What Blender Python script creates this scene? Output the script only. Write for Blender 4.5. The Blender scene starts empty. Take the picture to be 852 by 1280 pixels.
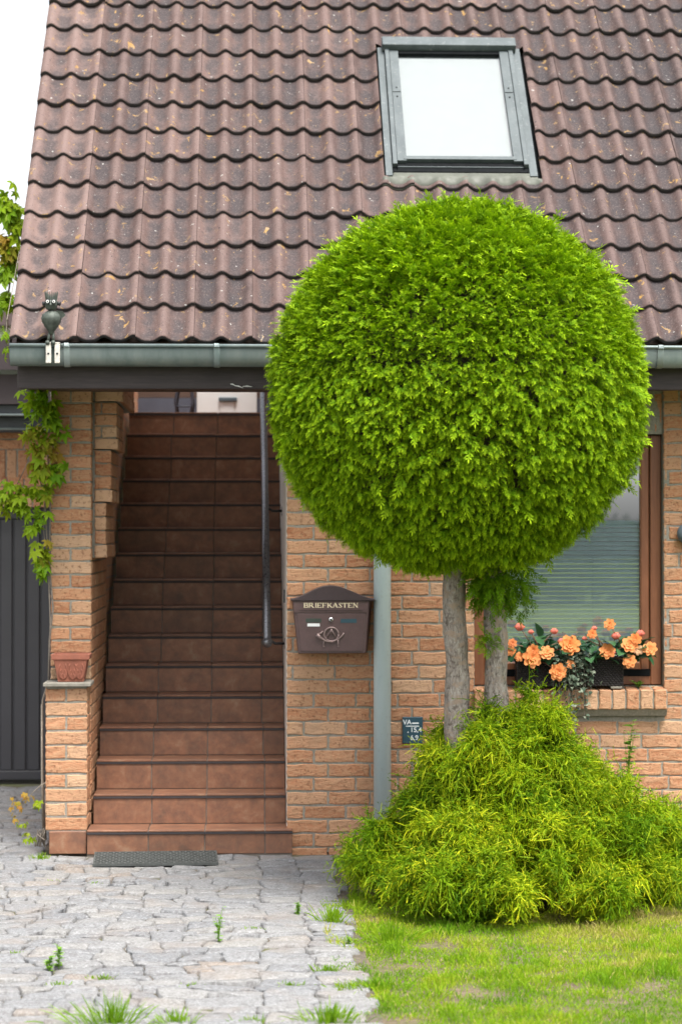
import bpy, math, random
import numpy as np
from mathutils import Vector, Matrix
random.seed(7); RNG = np.random.default_rng(11)
C = bpy.context.scene.collection
SC = bpy.context.scene
R = math.radians

# ------------------------------------------------------------------ camera, sky, sun, exposure
CF, YAW, PIT, CX, CD, CH = 2733.66, .0405, .0101, .958, 13.0, 1.897
cam = bpy.data.cameras.new('camera'); camo = bpy.data.objects.new('camera', cam); C.objects.link(camo)
camo.location = (CX, -CD, CH); camo.rotation_euler = (math.pi/2+PIT, 0, -YAW)
cam.sensor_width = 36; cam.sensor_fit = 'AUTO'; cam.lens = CF/1280*36
cam.clip_start = .1; cam.clip_end = 2000
cam.dof.use_dof = True; cam.dof.focus_distance = 11.5; cam.dof.aperture_fstop = 2.5
SC.camera = camo
SUN_EL, SUN_AZ = 65, 158          # azimuth measured clockwise from +Y (the house lies towards +Y)
w = bpy.data.worlds.new('World'); SC.world = w; w.use_nodes = True
nt = w.node_tree; nt.nodes.clear()
sky = nt.nodes.new('ShaderNodeTexSky'); sky.sky_type = 'NISHITA'; sky.sun_disc = False
sky.sun_elevation = R(SUN_EL); sky.sun_rotation = R(SUN_AZ); sky.air_density = 1.0; sky.dust_density = 4.0; sky.ozone_density = 1.0
hs = nt.nodes.new('ShaderNodeHueSaturation'); hs.inputs['Saturation'].default_value = .22
bg = nt.nodes.new('ShaderNodeBackground'); bg.inputs['Strength'].default_value = .14
ow = nt.nodes.new('ShaderNodeOutputWorld')
nt.links.new(sky.outputs[0], hs.inputs['Color']); nt.links.new(hs.outputs[0], bg.inputs['Color']); nt.links.new(bg.outputs[0], ow.inputs[0])
sl = bpy.data.lights.new('sun', 'SUN'); sl.energy = 2.2; sl.angle = R(25); sl.color = (1, .96, .9)
so = bpy.data.objects.new('sun', sl); C.objects.link(so)
sd = Vector((math.sin(R(SUN_AZ))*math.cos(R(SUN_EL)), math.cos(R(SUN_AZ))*math.cos(R(SUN_EL)), math.sin(R(SUN_EL))))
so.rotation_euler = sd.to_track_quat('Z', 'Y').to_euler(); so.location = sd*30
vs = SC.view_settings; vs.view_transform = 'Standard'; vs.look = 'None'; vs.gamma = 1; vs.exposure = 1.4; vs.use_curve_mapping = False
SC.cycles.max_bounces = 8; SC.cycles.transparent_max_bounces = 8

# ------------------------------------------------------------------ helpers
_fw = Vector((math.sin(YAW)*math.cos(PIT), math.cos(YAW)*math.cos(PIT), math.sin(PIT)))
_rt = Vector((math.cos(YAW), -math.sin(YAW), 0)); _up = _rt.cross(_fw)
def at(px, py, Y):
    """point at depth Y seen at photo pixel (px,py) - used only to read off positions"""
    d = _fw + _rt*((px-426)/CF) + _up*(-(py-640)/CF)
    return Vector((CX, -CD, CH)) + d*((Y+CD)/d.y)

def tag(o, label=None, cat=None, group=None, kind=None):
    if label: o['label'] = label
    if cat: o['category'] = cat
    if group: o['group'] = group
    if kind: o['kind'] = kind
    return o
def thing(name, label, cat, loc=(0, 0, 0), group=None):
    o = bpy.data.objects.new(name, None); C.objects.link(o); o.location = loc; o.empty_display_size = .1
    return tag(o, label, cat, group)

class MB:
    def __init__(s): s.V = []; s.F = []; s.A = []; s.M = []
    def add(s, vs_, fs, a=.5, m=0):
        n = len(s.V); s.V += [tuple(v) for v in vs_]
        for f in fs: s.F.append(tuple(i+n for i in f)); s.A.append(a); s.M.append(m)
    def box(s, x0, x1, y0, y1, z0, z1, a=.5, m=0):
        s.add([(x0,y0,z0),(x1,y0,z0),(x1,y1,z0),(x0,y1,z0),(x0,y0,z1),(x1,y0,z1),(x1,y1,z1),(x0,y1,z1)],
              [(0,3,2,1),(4,5,6,7),(0,1,5,4),(1,2,6,5),(2,3,7,6),(3,0,4,7)], a, m)
    def bbox(s, x0, x1, y0, y1, z0, z1, b=.004, a=.5, m=0):
        """box with chamfered edges"""
        xs=(x0,x1); ys=(y0,y1); zs=(z0,z1); vid={}; vs_=[]
        for i in (0,1):
            for j in (0,1):
                for k in (0,1):
                    sx=b if i==0 else -b; sy=b if j==0 else -b; sz=b if k==0 else -b
                    for ax,p in enumerate([(xs[i],ys[j]+sy,zs[k]+sz),(xs[i]+sx,ys[j],zs[k]+sz),(xs[i]+sx,ys[j]+sy,zs[k])]):
                        vid[(i,j,k,ax)]=len(vs_); vs_.append(p)
        f=[]
        for i in (0,1): f.append([vid[(i,j,k,0)] for j,k in ((0,0),(1,0),(1,1),(0,1))])
        for j in (0,1): f.append([vid[(i,j,k,1)] for i,k in ((0,0),(1,0),(1,1),(0,1))])
        for k in (0,1): f.append([vid[(i,j,k,2)] for i,j in ((0,0),(1,0),(1,1),(0,1))])
        for i in (0,1):
            for j in (0,1): f.append([vid[(i,j,0,0)],vid[(i,j,1,0)],vid[(i,j,1,1)],vid[(i,j,0,1)]])
        for i in (0,1):
            for k in (0,1): f.append([vid[(i,0,k,0)],vid[(i,1,k,0)],vid[(i,1,k,2)],vid[(i,0,k,2)]])
        for j in (0,1):
            for k in (0,1): f.append([vid[(0,j,k,1)],vid[(1,j,k,1)],vid[(1,j,k,2)],vid[(0,j,k,2)]])
        for i in (0,1):
            for j in (0,1):
                for k in (0,1): f.append([vid[(i,j,k,0)],vid[(i,j,k,1)],vid[(i,j,k,2)]])
        s.add(vs_, f, a, m)
    def tube(s, pts, r, n=10, a=.5, m=0, cap=True):
        pts=[Vector(p) for p in pts]; rs=r if hasattr(r,'__len__') else [r]*len(pts); vs_=[]; prev=None
        for i,p in enumerate(pts):
            t=(pts[min(i+1,len(pts)-1)]-pts[max(i-1,0)]).normalized()
            if prev is None: u=t.orthogonal().normalized()
            else: u=(prev-t*prev.dot(t)).normalized()
            prev=u; v=t.cross(u)
            for k in range(n):
                th=2*math.pi*k/n; vs_.append(p+(u*math.cos(th)+v*math.sin(th))*rs[i])
        fs=[]
        for i in range(len(pts)-1):
            for k in range(n): fs.append((i*n+k,i*n+(k+1)%n,(i+1)*n+(k+1)%n,(i+1)*n+k))
        if cap: fs+= [tuple(range(n))[::-1], tuple((len(pts)-1)*n+k for k in range(n))]
        s.add(vs_,fs,a,m)
    def lathe(s, prof, c, n=20, a=.5, m=0, sx=1, sy=1):
        vs_=[]
        for r_,z in prof:
            for k in range(n):
                th=2*math.pi*k/n; vs_.append((c[0]+r_*sx*math.cos(th),c[1]+r_*sy*math.sin(th),c[2]+z))
        fs=[(i*n+k,i*n+(k+1)%n,(i+1)*n+(k+1)%n,(i+1)*n+k) for i in range(len(prof)-1) for k in range(n)]
        fs+= [tuple(range(n))[::-1], tuple((len(prof)-1)*n+k for k in range(n))]
        s.add(vs_,fs,a,m)
    def prism(s, poly, y0, y1, a=.5, m=0):
        """polygon in x,z extruded along y"""
        n=len(poly); s.add([(x,y0,z) for x,z in poly]+[(x,y1,z) for x,z in poly],
            [tuple(range(n)),tuple(range(2*n-1,n-1,-1))]+[(i,i+n,(i+1)%n+n,(i+1)%n) for i in range(n)],a,m)
    def prismx(s, poly, x0, x1, a=.5, m=0):
        """polygon in y,z extruded along x"""
        n=len(poly); s.add([(x0,y,z) for y,z in poly]+[(x1,y,z) for y,z in poly],
            [tuple(range(n)),tuple(range(2*n-1,n-1,-1))]+[(i,i+n,(i+1)%n+n,(i+1)%n) for i in range(n)],a,m)
    def build(s, name, mat, parent=None, smooth=False, bevel=0):
        me=bpy.data.meshes.new(name); me.from_pydata(s.V,[],s.F)
        mats=mat if isinstance(mat,(list,tuple)) else [mat]
        for m_ in mats: me.materials.append(m_)
        me.polygons.foreach_set('material_index', s.M)
        at_=me.attributes.new('rnd','FLOAT','FACE'); at_.data.foreach_set('value', s.A)
        if smooth: me.polygons.foreach_set('use_smooth',[True]*len(s.F))
        me.update()
        o=bpy.data.objects.new(name,me); C.objects.link(o)
        if parent:
            o.parent=parent; M=parent_mat(parent); o.matrix_parent_inverse=M.inverted()
        if bevel:
            b=o.modifiers.new('bevel','BEVEL'); b.width=bevel; b.segments=2; b.limit_method='ANGLE'
        return o
def parent_mat(p):
    """world matrix of a parent that is only moved (all our parents)"""
    M=Matrix.Translation(p.location)
    if p.parent and p.type=='EMPTY': M=parent_mat(p.parent)@M
    return M
def build_np(name, V, F, mat, parent=None, attrs=None, smooth=False, midx=None):
    V=np.asarray(V,np.float32); F=np.asarray(F,np.int32); n,k=F.shape
    me=bpy.data.meshes.new(name); me.vertices.add(len(V)); me.vertices.foreach_set('co',V.ravel())
    me.loops.add(n*k); me.loops.foreach_set('vertex_index',F.ravel())
    me.polygons.add(n); me.polygons.foreach_set('loop_start',np.arange(0,n*k,k,dtype=np.int32))
    for m_ in (mat if isinstance(mat,(list,tuple)) else [mat]): me.materials.append(m_)
    if midx is not None: me.polygons.foreach_set('material_index',np.asarray(midx,np.int32))
    for kx,v in (attrs or {}).items():
        a=me.attributes.new(kx,'FLOAT','FACE'); a.data.foreach_set('value',np.asarray(v,np.float32))
    me.polygons.foreach_set('use_smooth',np.full(n,smooth))
    me.update(calc_edges=True); me.validate()
    o=bpy.data.objects.new(name,me); C.objects.link(o)
    if parent: o.parent=parent; o.matrix_parent_inverse=parent_mat(parent).inverted()
    return o

# ------------------------------------------------------------------ materials
class NB:
    def __init__(s,name):
        s.m=bpy.data.materials.new(name); s.m.use_nodes=True; s.t=s.m.node_tree; s.t.nodes.clear()
        s.out=s.n('ShaderNodeOutputMaterial')
    def n(s,typ,**kw):
        nd=s.t.nodes.new(typ)
        for k,v in kw.items():
            if k.startswith('_'): setattr(nd,k[1:],v)
            else:
                key=k.replace('__',' ')
                nd.inputs[key].default_value=v
        return nd
    def l(s,a,b): s.t.links.new(a,b)
    def coord(s,scale=(1,1,1),rot=(0,0,0)):
        tc=s.n('ShaderNodeTexCoord'); mp=s.n('ShaderNodeMapping'); mp.inputs['Scale'].default_value=scale; mp.inputs['Rotation'].default_value=rot
        s.l(tc.outputs['Object'],mp.inputs[0]); return mp.outputs[0]
    def noise(s,co,scale,detail=4,rough=.55,dist=0):
        n=s.n('ShaderNodeTexNoise',Scale=scale,Detail=detail,Roughness=rough,Distortion=dist); s.l(co,n.inputs['Vector']); return n.outputs['Fac']
    def ramp(s,fac,stops):
        r=s.n('ShaderNodeValToRGB'); el=r.color_ramp.elements
        while len(el)<len(stops): el.new(.5)
        for e,(p,c) in zip(el,stops): e.position=p; e.color=(c[0],c[1],c[2],1) if hasattr(c,'__len__') else (c,c,c,1)
        s.l(fac,r.inputs[0]); return r.outputs[0]
    def attr(s,name='rnd'):
        a=s.n('ShaderNodeAttribute'); a.attribute_name=name; return a.outputs['Fac']
    def mix(s,fac,a,b,mode='MIX'):
        m=s.n('ShaderNodeMix'); m.data_type='RGBA'; m.blend_type=mode
        for val,idx in ((fac,0),(a,6),(b,7)):
            if hasattr(val,'links') or hasattr(val,'is_output'): s.l(val,m.inputs[idx])
            elif idx==0: m.inputs[0].default_value=val
            else: m.inputs[idx].default_value=(*val,1) if len(val)==3 else val
        return m.outputs[2]
    def math(s,op,a,b=None):
        m=s.n('ShaderNodeMath'); m.operation=op
        for i,v in enumerate((a,b)):
            if v is None: continue
            if hasattr(v,'is_output'): s.l(v,m.inputs[i])
            else: m.inputs[i].default_value=v
        return m.outputs[0]
    def bump(s,h,strength=.4,dist=.01):
        b=s.n('ShaderNodeBump',Strength=strength,Distance=dist); s.l(h,b.inputs['Height']); return b.outputs[0]
    def pbr(s,col,rough=.7,normal=None,metal=0,spec=.5,**kw):
        p=s.n('ShaderNodeBsdfPrincipled'); p.inputs['Metallic'].default_value=metal
        p.inputs['Specular IOR Level'].default_value=spec
        if hasattr(col,'is_output'): s.l(col,p.inputs['Base Color'])
        else: p.inputs['Base Color'].default_value=(*col,1)
        if hasattr(rough,'is_output'): s.l(rough,p.inputs['Roughness'])
        else: p.inputs['Roughness'].default_value=rough
        if normal is not None: s.l(normal,p.inputs['Normal'])
        s.l(p.outputs[0],s.out.inputs[0]); return p

def m_simple(name,col,rough=.6,var=.25,scale=14,bump=.15,metal=0,spec=.5,stretch=(1,1,1),bdist=.003):
    b=NB(name); co=b.coord(stretch); f=b.noise(co,scale,5,.6)
    c=b.ramp(f,[(.25,[x*(1-var) for x in col]),(.75,[min(1,x*(1+var)) for x in col])])
    r=b.ramp(b.noise(co,scale*2.3,3),[(.3,max(.05,rough-.1)),(.7,min(1,rough+.1))])
    b.pbr(c,r,b.bump(b.noise(co,scale*6,4),bump,bdist),metal,spec); return b.m

def m_brick():
    b=NB('brick'); co=b.coord(); a=b.attr()
    base=b.ramp(a,[(0,(.29,.112,.054)),(.25,(.38,.165,.084)),(.55,(.43,.203,.108)),(.78,(.455,.260,.155)),(1,(.52,.345,.225))])
    st=b.coord((1,1,2.6)); n1=b.noise(st,26,6,.65,.6)
    c=b.mix(b.ramp(n1,[(.36,0),(.62,.62)]),base,(.50,.31,.18))
    n2=b.noise(co,55,4,.6); c=b.mix(b.ramp(n2,[(.30,.75),(.45,0)]),c,(.14,.06,.032))
    n3=b.noise(co,5,3); c=b.mix(b.ramp(n3,[(.52,0),(.72,.3)]),c,(.30,.21,.14))
    h=b.math('ADD',b.math('MULTIPLY',n1,1.0),b.math('MULTIPLY',b.noise(co,160,3,.6),.35))
    b.pbr(c,.9,b.bump(h,.9,.008),spec=.25); return b.m
def m_mortar():
    b=NB('mortar'); co=b.coord(); n=b.noise(co,60,5,.6); n2=b.noise(co,4,3)
    c=b.ramp(n,[(.25,(.19,.175,.145)),(.75,(.33,.305,.26))]); c=b.mix(b.ramp(n2,[(.45,0),(.7,.5)]),c,(.15,.17,.12))
    b.pbr(c,.95,b.bump(n,.7,.006),spec=.2); return b.m
def m_brickwall():
    """plain brickwork for faces seen only from the side"""
    b=NB('brickwork'); tc=b.n('ShaderNodeTexCoord'); s=b.n('ShaderNodeSeparateXYZ'); b.l(tc.outputs['Object'],s.inputs[0])
    cb=b.n('ShaderNodeCombineXYZ'); b.l(s.outputs[1],cb.inputs[0]); b.l(s.outputs[2],cb.inputs[1]); b.l(s.outputs[0],cb.inputs[2])
    br=b.n('ShaderNodeTexBrick',Scale=1.0,Mortar__Size=.006,Bias=0.0,Brick__Width=.25,Row__Height=.08)
    br.inputs['Color1'].default_value=(.38,.165,.08,1); br.inputs['Color2'].default_value=(.44,.26,.15,1); br.inputs['Mortar'].default_value=(.22,.2,.17,1)
    b.l(cb.outputs[0],br.inputs['Vector'])
    n=b.noise(tc.outputs['Object'],40,5); c=b.mix(.35,br.outputs[0],b.ramp(n,[(.3,(.2,.09,.05)),(.7,(.5,.3,.2))]))
    b.pbr(c,.9,b.bump(b.math('ADD',n,b.math('MULTIPLY',br.outputs[1],-2)),.6,.006),spec=.25); return b.m
def m_roof():
    """concrete tiles: worn crests, dirt lying in the troughs, lichen"""
    b=NB('roof_tile'); co=b.coord(); a=b.attr()
    base=b.ramp(a,[(0,(.040,.027,.026)),(.35,(.068,.043,.039)),(.7,(.102,.064,.056)),(.9,(.128,.082,.072)),(1,(.185,.125,.110))])
    tc=b.n('ShaderNodeTexCoord'); sx=b.n('ShaderNodeSeparateXYZ'); b.l(tc.outputs['Object'],sx.inputs[0])
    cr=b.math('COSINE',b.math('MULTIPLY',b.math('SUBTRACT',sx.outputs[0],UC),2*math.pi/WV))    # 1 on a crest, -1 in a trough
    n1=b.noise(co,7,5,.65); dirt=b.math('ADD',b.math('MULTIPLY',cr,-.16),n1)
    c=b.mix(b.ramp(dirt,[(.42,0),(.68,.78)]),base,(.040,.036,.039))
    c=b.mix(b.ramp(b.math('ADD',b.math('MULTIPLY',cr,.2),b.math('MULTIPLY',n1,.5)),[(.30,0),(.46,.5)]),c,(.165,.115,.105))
    n2=b.noise(co,85,4,.65); c=b.mix(b.ramp(n2,[(.54,0),(.70,.55)]),c,(.17,.135,.125))
    c=b.mix(b.ramp(n2,[(.30,.7),(.42,0)]),c,(.02,.018,.018))
    n2b=b.noise(co,48,2,.5); c=b.mix(b.ramp(n2b,[(.70,0),(.74,.9)]),c,(.02,.018,.018))
    n3=b.noise(b.coord((1,.8,.8)),17,4,.65,.5); gate=b.noise(co,1.1,3)
    lm=b.math('MULTIPLY',b.ramp(n3,[(.625,0),(.665,1)]),b.ramp(gate,[(.36,.3),(.52,1)]))
    c=b.mix(b.math('MULTIPLY',lm,.95),c,b.ramp(b.noise(co,9,2),[(.4,(.27,.18,.09)),(.55,(.30,.17,.045)),(.7,(.26,.22,.17))]))
    n4=b.noise(co,34,2,.5); c=b.mix(b.ramp(n4,[(.72,0),(.745,.9)]),c,(.32,.31,.29))
    h=b.math('ADD',b.math('MULTIPLY',n2,.7),b.math('MULTIPLY',b.noise(co,220,3),.4))
    b.pbr(c,b.ramp(n1,[(.3,.66),(.7,.88)]),b.bump(h,.7,.004),spec=.25); return b.m
def m_steptile():
    b=NB('terracotta_tile'); co=b.coord(); a=b.attr()
    off=b.n('ShaderNodeVectorMath'); off.operation='ADD'; b.l(co,off.inputs[0])
    cb=b.n('ShaderNodeCombineXYZ'); b.l(b.math('MULTIPLY',a,37.0),cb.inputs[0]); b.l(cb.outputs[0],off.inputs[1])
    n1=b.noise(off.outputs[0],9,9,.72,.3)
    c=b.ramp(n1,[(.30,(.115,.064,.045)),(.44,(.185,.086,.052)),(.56,(.25,.112,.062)),(.70,(.31,.19,.12))])
    c=b.mix(b.ramp(b.noise(off.outputs[0],26,4),[(.5,0),(.75,.45)]),c,(.26,.15,.09))
    c=b.mix(b.ramp(a,[(0,.35),(1,0)]),c,(.08,.045,.028))
    b.pbr(c,.5,b.bump(b.noise(co,90,4),.15,.002),spec=.4); return b.m
def m_stone():
    b=NB('paving_stone'); co=b.coord(); a=b.attr()
    base=b.ramp(a,[(0,(.16,.166,.175)),(.3,(.192,.196,.202)),(.6,(.215,.215,.214)),(.84,(.23,.225,.214)),(.95,(.23,.208,.186)),(1,(.225,.19,.16))])
    n1=b.noise(co,16,7,.72,.5); c=b.mix(b.ramp(n1,[(.36,.75),(.54,0)]),base,(.125,.12,.12))
    n2=b.noise(co,75,6,.75); c=b.mix(b.ramp(n2,[(.5,0),(.66,.75)]),c,(.36,.36,.36)); c=b.mix(b.ramp(n2,[(.34,.8),(.46,0)]),c,(.10,.095,.09))
    n3=b.noise(co,3,4); c=b.mix(b.ramp(n3,[(.52,0),(.72,.42)]),c,(.23,.18,.14))
    h=b.math('ADD',n1,b.math('MULTIPLY',n2,.5))
    b.pbr(c,.8,b.bump(h,.9,.008),spec=.3); return b.m
def m_soil(name='soil',c1=(.08,.06,.04),c2=(.24,.19,.13)):
    b=NB(name); co=b.coord(); n=b.noise(co,30,6,.7); n2=b.noise(co,3,4)
    c=b.ramp(n,[(.25,c1),(.75,c2)]); c=b.mix(b.ramp(n2,[(.5,0),(.65,.6)]),c,(.09,.12,.03))
    b.pbr(c,.95,b.bump(n,.8,.02),spec=.2); return b.m
def m_ground():
    b=NB('meadow'); co=b.coord(); n=b.noise(co,.6,6,.7); n2=b.noise(co,30,4)
    c=b.ramp(n,[(.3,(.06,.1,.02)),(.7,(.12,.16,.04))]); c=b.mix(b.ramp(n2,[(.5,0),(.8,.5)]),c,(.16,.13,.08))
    b.pbr(c,.95,b.bump(n2,.6,.03),spec=.2); return b.m
def m_leaf(name,stops,tipcol=None,trans=.35,rough=.6,spec=.12):
    b=NB(name); a=b.attr(); c=b.ramp(a,stops)
    if tipcol: c=b.mix(b.attr('tip'),c,tipcol)
    p=b.pbr(c,rough,spec=spec)
    t=b.n('ShaderNodeBsdfTranslucent'); b.l(c,t.inputs[0])
    mx=b.n('ShaderNodeMixShader'); mx.inputs[0].default_value=trans
    b.l(p.outputs[0],mx.inputs[1]); b.l(t.outputs[0],mx.inputs[2]); b.l(mx.outputs[0],b.out.inputs[0]); return b.m
def m_bark():
    b=NB('bark'); co=b.coord((1,1,.38)); n=b.noise(co,55,8,.72,1.2); n2=b.noise(b.coord((1,1,1.5)),16,5,.6)
    c=b.ramp(n,[(.34,(.09,.07,.055)),(.44,(.26,.22,.19)),(.58,(.40,.355,.31)),(.72,(.58,.54,.48))]); c=b.mix(b.ramp(n2,[(.52,0),(.62,.7)]),c,(.40,.29,.21)); c=b.mix(b.ramp(n2,[(.36,.7),(.42,0)]),c,(.13,.10,.08))
    c=b.mix(b.ramp(b.noise(co,9,3),[(.55,0),(.7,.35)]),c,(.16,.18,.13))
    b.pbr(c,.9,b.bump(b.math('ADD',n,b.math('MULTIPLY',n2,.6)),1.0,.016),spec=.2); return b.m
def m_glass(name='glass',tint=(.92,.97,.96),f=1.0):
    b=NB(name); fr=b.n('ShaderNodeFresnel',IOR=1.55); tr=b.n('ShaderNodeBsdfTransparent'); tr.inputs[0].default_value=(*tint,1)
    gl=b.n('ShaderNodeBsdfGlossy'); gl.inputs['Roughness'].default_value=.015
    fac=b.math('MINIMUM',b.math('ADD',b.math('MULTIPLY',fr.outputs[0],2.0*f),.06*f),1.0)
    mx=b.n('ShaderNodeMixShader'); b.l(fac,mx.inputs[0]); b.l(tr.outputs[0],mx.inputs[1]); b.l(gl.outputs[0],mx.inputs[2]); b.l(mx.outputs[0],b.out.inputs[0]); return b.m
def m_wood(name,c1,c2,axis='x',rough=.55):
    b=NB(name); s={'x':(1.2,14,14),'z':(14,14,1.2)}[axis]; n=b.noise(b.coord(s),5,6,.65,.4); n2=b.noise(b.coord(),3,3)
    c=b.ramp(n,[(.3,c1),(.7,c2)]); c=b.mix(b.ramp(n2,[(.45,0),(.75,.35)]),c,[x*.6 for x in c1])
    b.pbr(c,rough,b.bump(n,.35,.003),spec=.4); return b.m
def m_galv(name,c1,c2,rough=.45,metal=.35):
    b=NB(name); co=b.coord((1,1,.25)); n=b.noise(co,9,5,.6); n2=b.noise(b.coord(),45,3)
    c=b.ramp(n,[(.3,c1),(.7,c2)]); c=b.mix(b.ramp(n2,[(.6,0),(.75,.3)]),c,(.32,.33,.32))
    b.pbr(c,rough,b.bump(n2,.08,.002),metal,.5); return b.m
def m_petal():
    b=NB('begonia_petal'); a=b.attr(); t=b.attr('tip')
    c=b.ramp(a,[(0,(.78,.20,.17)),(.25,(.80,.25,.14)),(.5,(.86,.27,.085)),(.8,(.88,.36,.15)),(1,(.85,.60,.42))])
    c=b.mix(b.math('MULTIPLY',t,.35),c,(.88,.50,.14))
    p=b.pbr(c,.6,spec=.3); tr=b.n('ShaderNodeBsdfTranslucent'); b.l(c,tr.inputs[0]); mx=b.n('ShaderNodeMixShader'); mx.inputs[0].default_value=.3
    b.l(p.outputs[0],mx.inputs[1]); b.l(tr.outputs[0],mx.inputs[2]); b.l(mx.outputs[0],b.out.inputs[0]); return b.m

PITCH=.288; WV=.1675; UC=-.0578                 # tile course, wave width, x of one crest
M=dict(brick=m_brick(),mortar=m_mortar(),brickwork=m_brickwall(),roof=m_roof(),tile=m_steptile(),stone=m_stone(),soil=m_soil(),sand=m_soil('joint_sand',(.075,.063,.05),(.18,.155,.12)),ground=m_ground(),
 bark=m_bark(),glass=m_glass(),petal=m_petal(),
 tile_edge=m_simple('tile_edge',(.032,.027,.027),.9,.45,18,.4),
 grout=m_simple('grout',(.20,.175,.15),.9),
 nosing=m_simple('step_edge_strip',(.050,.044,.045),.65,.15,spec=.25),
 beam=m_wood('dark_stained_wood',(.030,.022,.024),(.055,.040,.041)),
 soffit=m_wood('soffit_wood',(.05,.03,.022),(.085,.05,.036)),
 frame=m_wood('window_wood',(.16,.058,.026),(.25,.10,.046),'z',.45),
 gutter=m_galv('zinc_gutter',(.15,.195,.195),(.26,.30,.295)),
 pipe=m_galv('zinc_downpipe',(.46,.56,.58),(.55,.64,.65),.5,.0),
 clad=m_galv('roof_window_cladding',(.048,.062,.066),(.085,.102,.107),.6,.05),
 claddark=m_simple('dark_seal_and_gap',(.008,.009,.010),.9,.2,spec=.1),
 lead=m_simple('lead_apron',(.085,.09,.072),.65,.3,12),
 white=m_simple('white_paint',(.80,.80,.79),.5,.03,6,.03),
 offwhite=m_simple('worn_white_paint',(.50,.47,.42),.6,.3,40),
 blindw=m_simple('white_blind',(.315,.315,.32),.8,.02,5,.02),
 slat=m_leaf('blind_slat',[(0,(.80,.91,.95)),(1,(.80,.91,.95))],None,.30,.5,.2),
 plaster=m_simple('cream_plaster',(.66,.60,.53),.9,.08,6,.2),
 roomwall=m_simple('room_wall',(.62,.64,.66),.8,.05),
 dark=m_simple('dark_interior',(.06,.055,.05),.9),
 rail=m_simple('rail_metal',(.17,.17,.18),.32,.2,30,.05,.7),
 black=m_simple('black_iron',(.02,.02,.022),.45,.2),
 mail=m_simple('mailbox_enamel',(.085,.050,.050),.42,.14,25,.12),
 maildark=m_simple('mailbox_lid_enamel',(.042,.027,.031),.4,.15,25,.12),
 gold=m_simple('cream_lettering',(.74,.64,.44),.5,.05),
 horn=m_simple('horn_relief',(.25,.18,.17),.4,.15,40,.1,.4),
 steel=m_simple('steel',(.6,.6,.6),.3,.1,30,.05,.8),
 paper=m_simple('paper_label',(.72,.73,.73),.7,.05),
 greenplate=m_simple('green_plate',(.035,.05,.04),.5,.1),
 sign=m_simple('sign_enamel',(.022,.062,.085),.4,.12),
 signwhite=m_simple('sign_white',(.75,.78,.78),.5,.03),
 terra=m_simple('terracotta',(.24,.082,.05),.8,.22,18,.3),
 slate=m_simple('slate_ledge',(.20,.185,.155),.9,.25,25,.5),
 anth=m_simple('anthracite_door',(.036,.036,.042),.42,.08,5,.03),
 gfascia=m_simple('garage_fascia_paint',(.058,.042,.046),.6,.1,5),
 gmetal=m_simple('garage_gutter_metal',(.045,.052,.065),.45,.15),
 rattan=m_simple('rattan',(.016,.013,.014),.5,.3,60,.2),
 verdigris=m_simple('weathered_bronze',(.072,.085,.072),.55,.4,40,.4,.35),
 eyewhite=m_simple('eye_white',(.7,.7,.66),.4,.05),
 rubber=m_simple('rubber_mat',(.065,.07,.066),.75,.3,30,.3),
 bluegrey=m_simple('blue_grey_panel',(.050,.055,.075),.5,.12),
 lamp=m_simple('lamp_body',(.10,.13,.15),.4,.15),
 twig=m_simple('twig_mass',(.045,.035,.022),.95,.4,40,.8,bdist=.02),
 stem=m_simple('vine_stem',(.19,.16,.13),.9,.35,60,.5),
 rstem=m_simple('begonia_stem',(.16,.07,.04),.6,.2),
 thuja=m_leaf('thuja_spray',[(0,(.028,.095,.002)),(.5,(.070,.192,.002)),(1,(.128,.272,.003))],(.38,.55,.008),.24),
 thread=m_leaf('thread_cypress',[(0,(.036,.115,.002)),(.5,(.125,.250,.003)),(1,(.28,.375,.005))],(.66,.64,.02),.24),
 grass=m_leaf('grass_blade',[(0,(.13,.28,.012)),(.45,(.24,.40,.014)),(.75,(.38,.45,.03)),(1,(.52,.45,.16))],None,.5),
 vine=m_leaf('creeper_leaf',[(0,(.12,.26,.010)),(.45,(.25,.36,.015)),(.7,(.28,.26,.03)),(.88,(.36,.22,.04)),(1,(.34,.10,.045))],None,.4,.4),
 bleaf=m_leaf('begonia_leaf',[(0,(.016,.06,.028)),(1,(.05,.13,.05))],None,.2,.35),
 ivy=m_leaf('ivy_leaf',[(0,(.045,.075,.05)),(.5,(.12,.16,.11)),(1,(.32,.36,.27))],None,.2,.5),
 weed=m_leaf('weed_leaf',[(0,(.13,.29,.03)),(1,(.24,.42,.05))],None,.35),
 hedge=m_leaf('far_hedge_leaf',[(0,(.02,.04,.015)),(1,(.05,.08,.03))],None,.2),
 dry=m_simple('dry_leaf',(.42,.25,.13),.8,.2),
 nroof=m_simple('neighbour_roof',(.07,.045,.045),.7),
)

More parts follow.
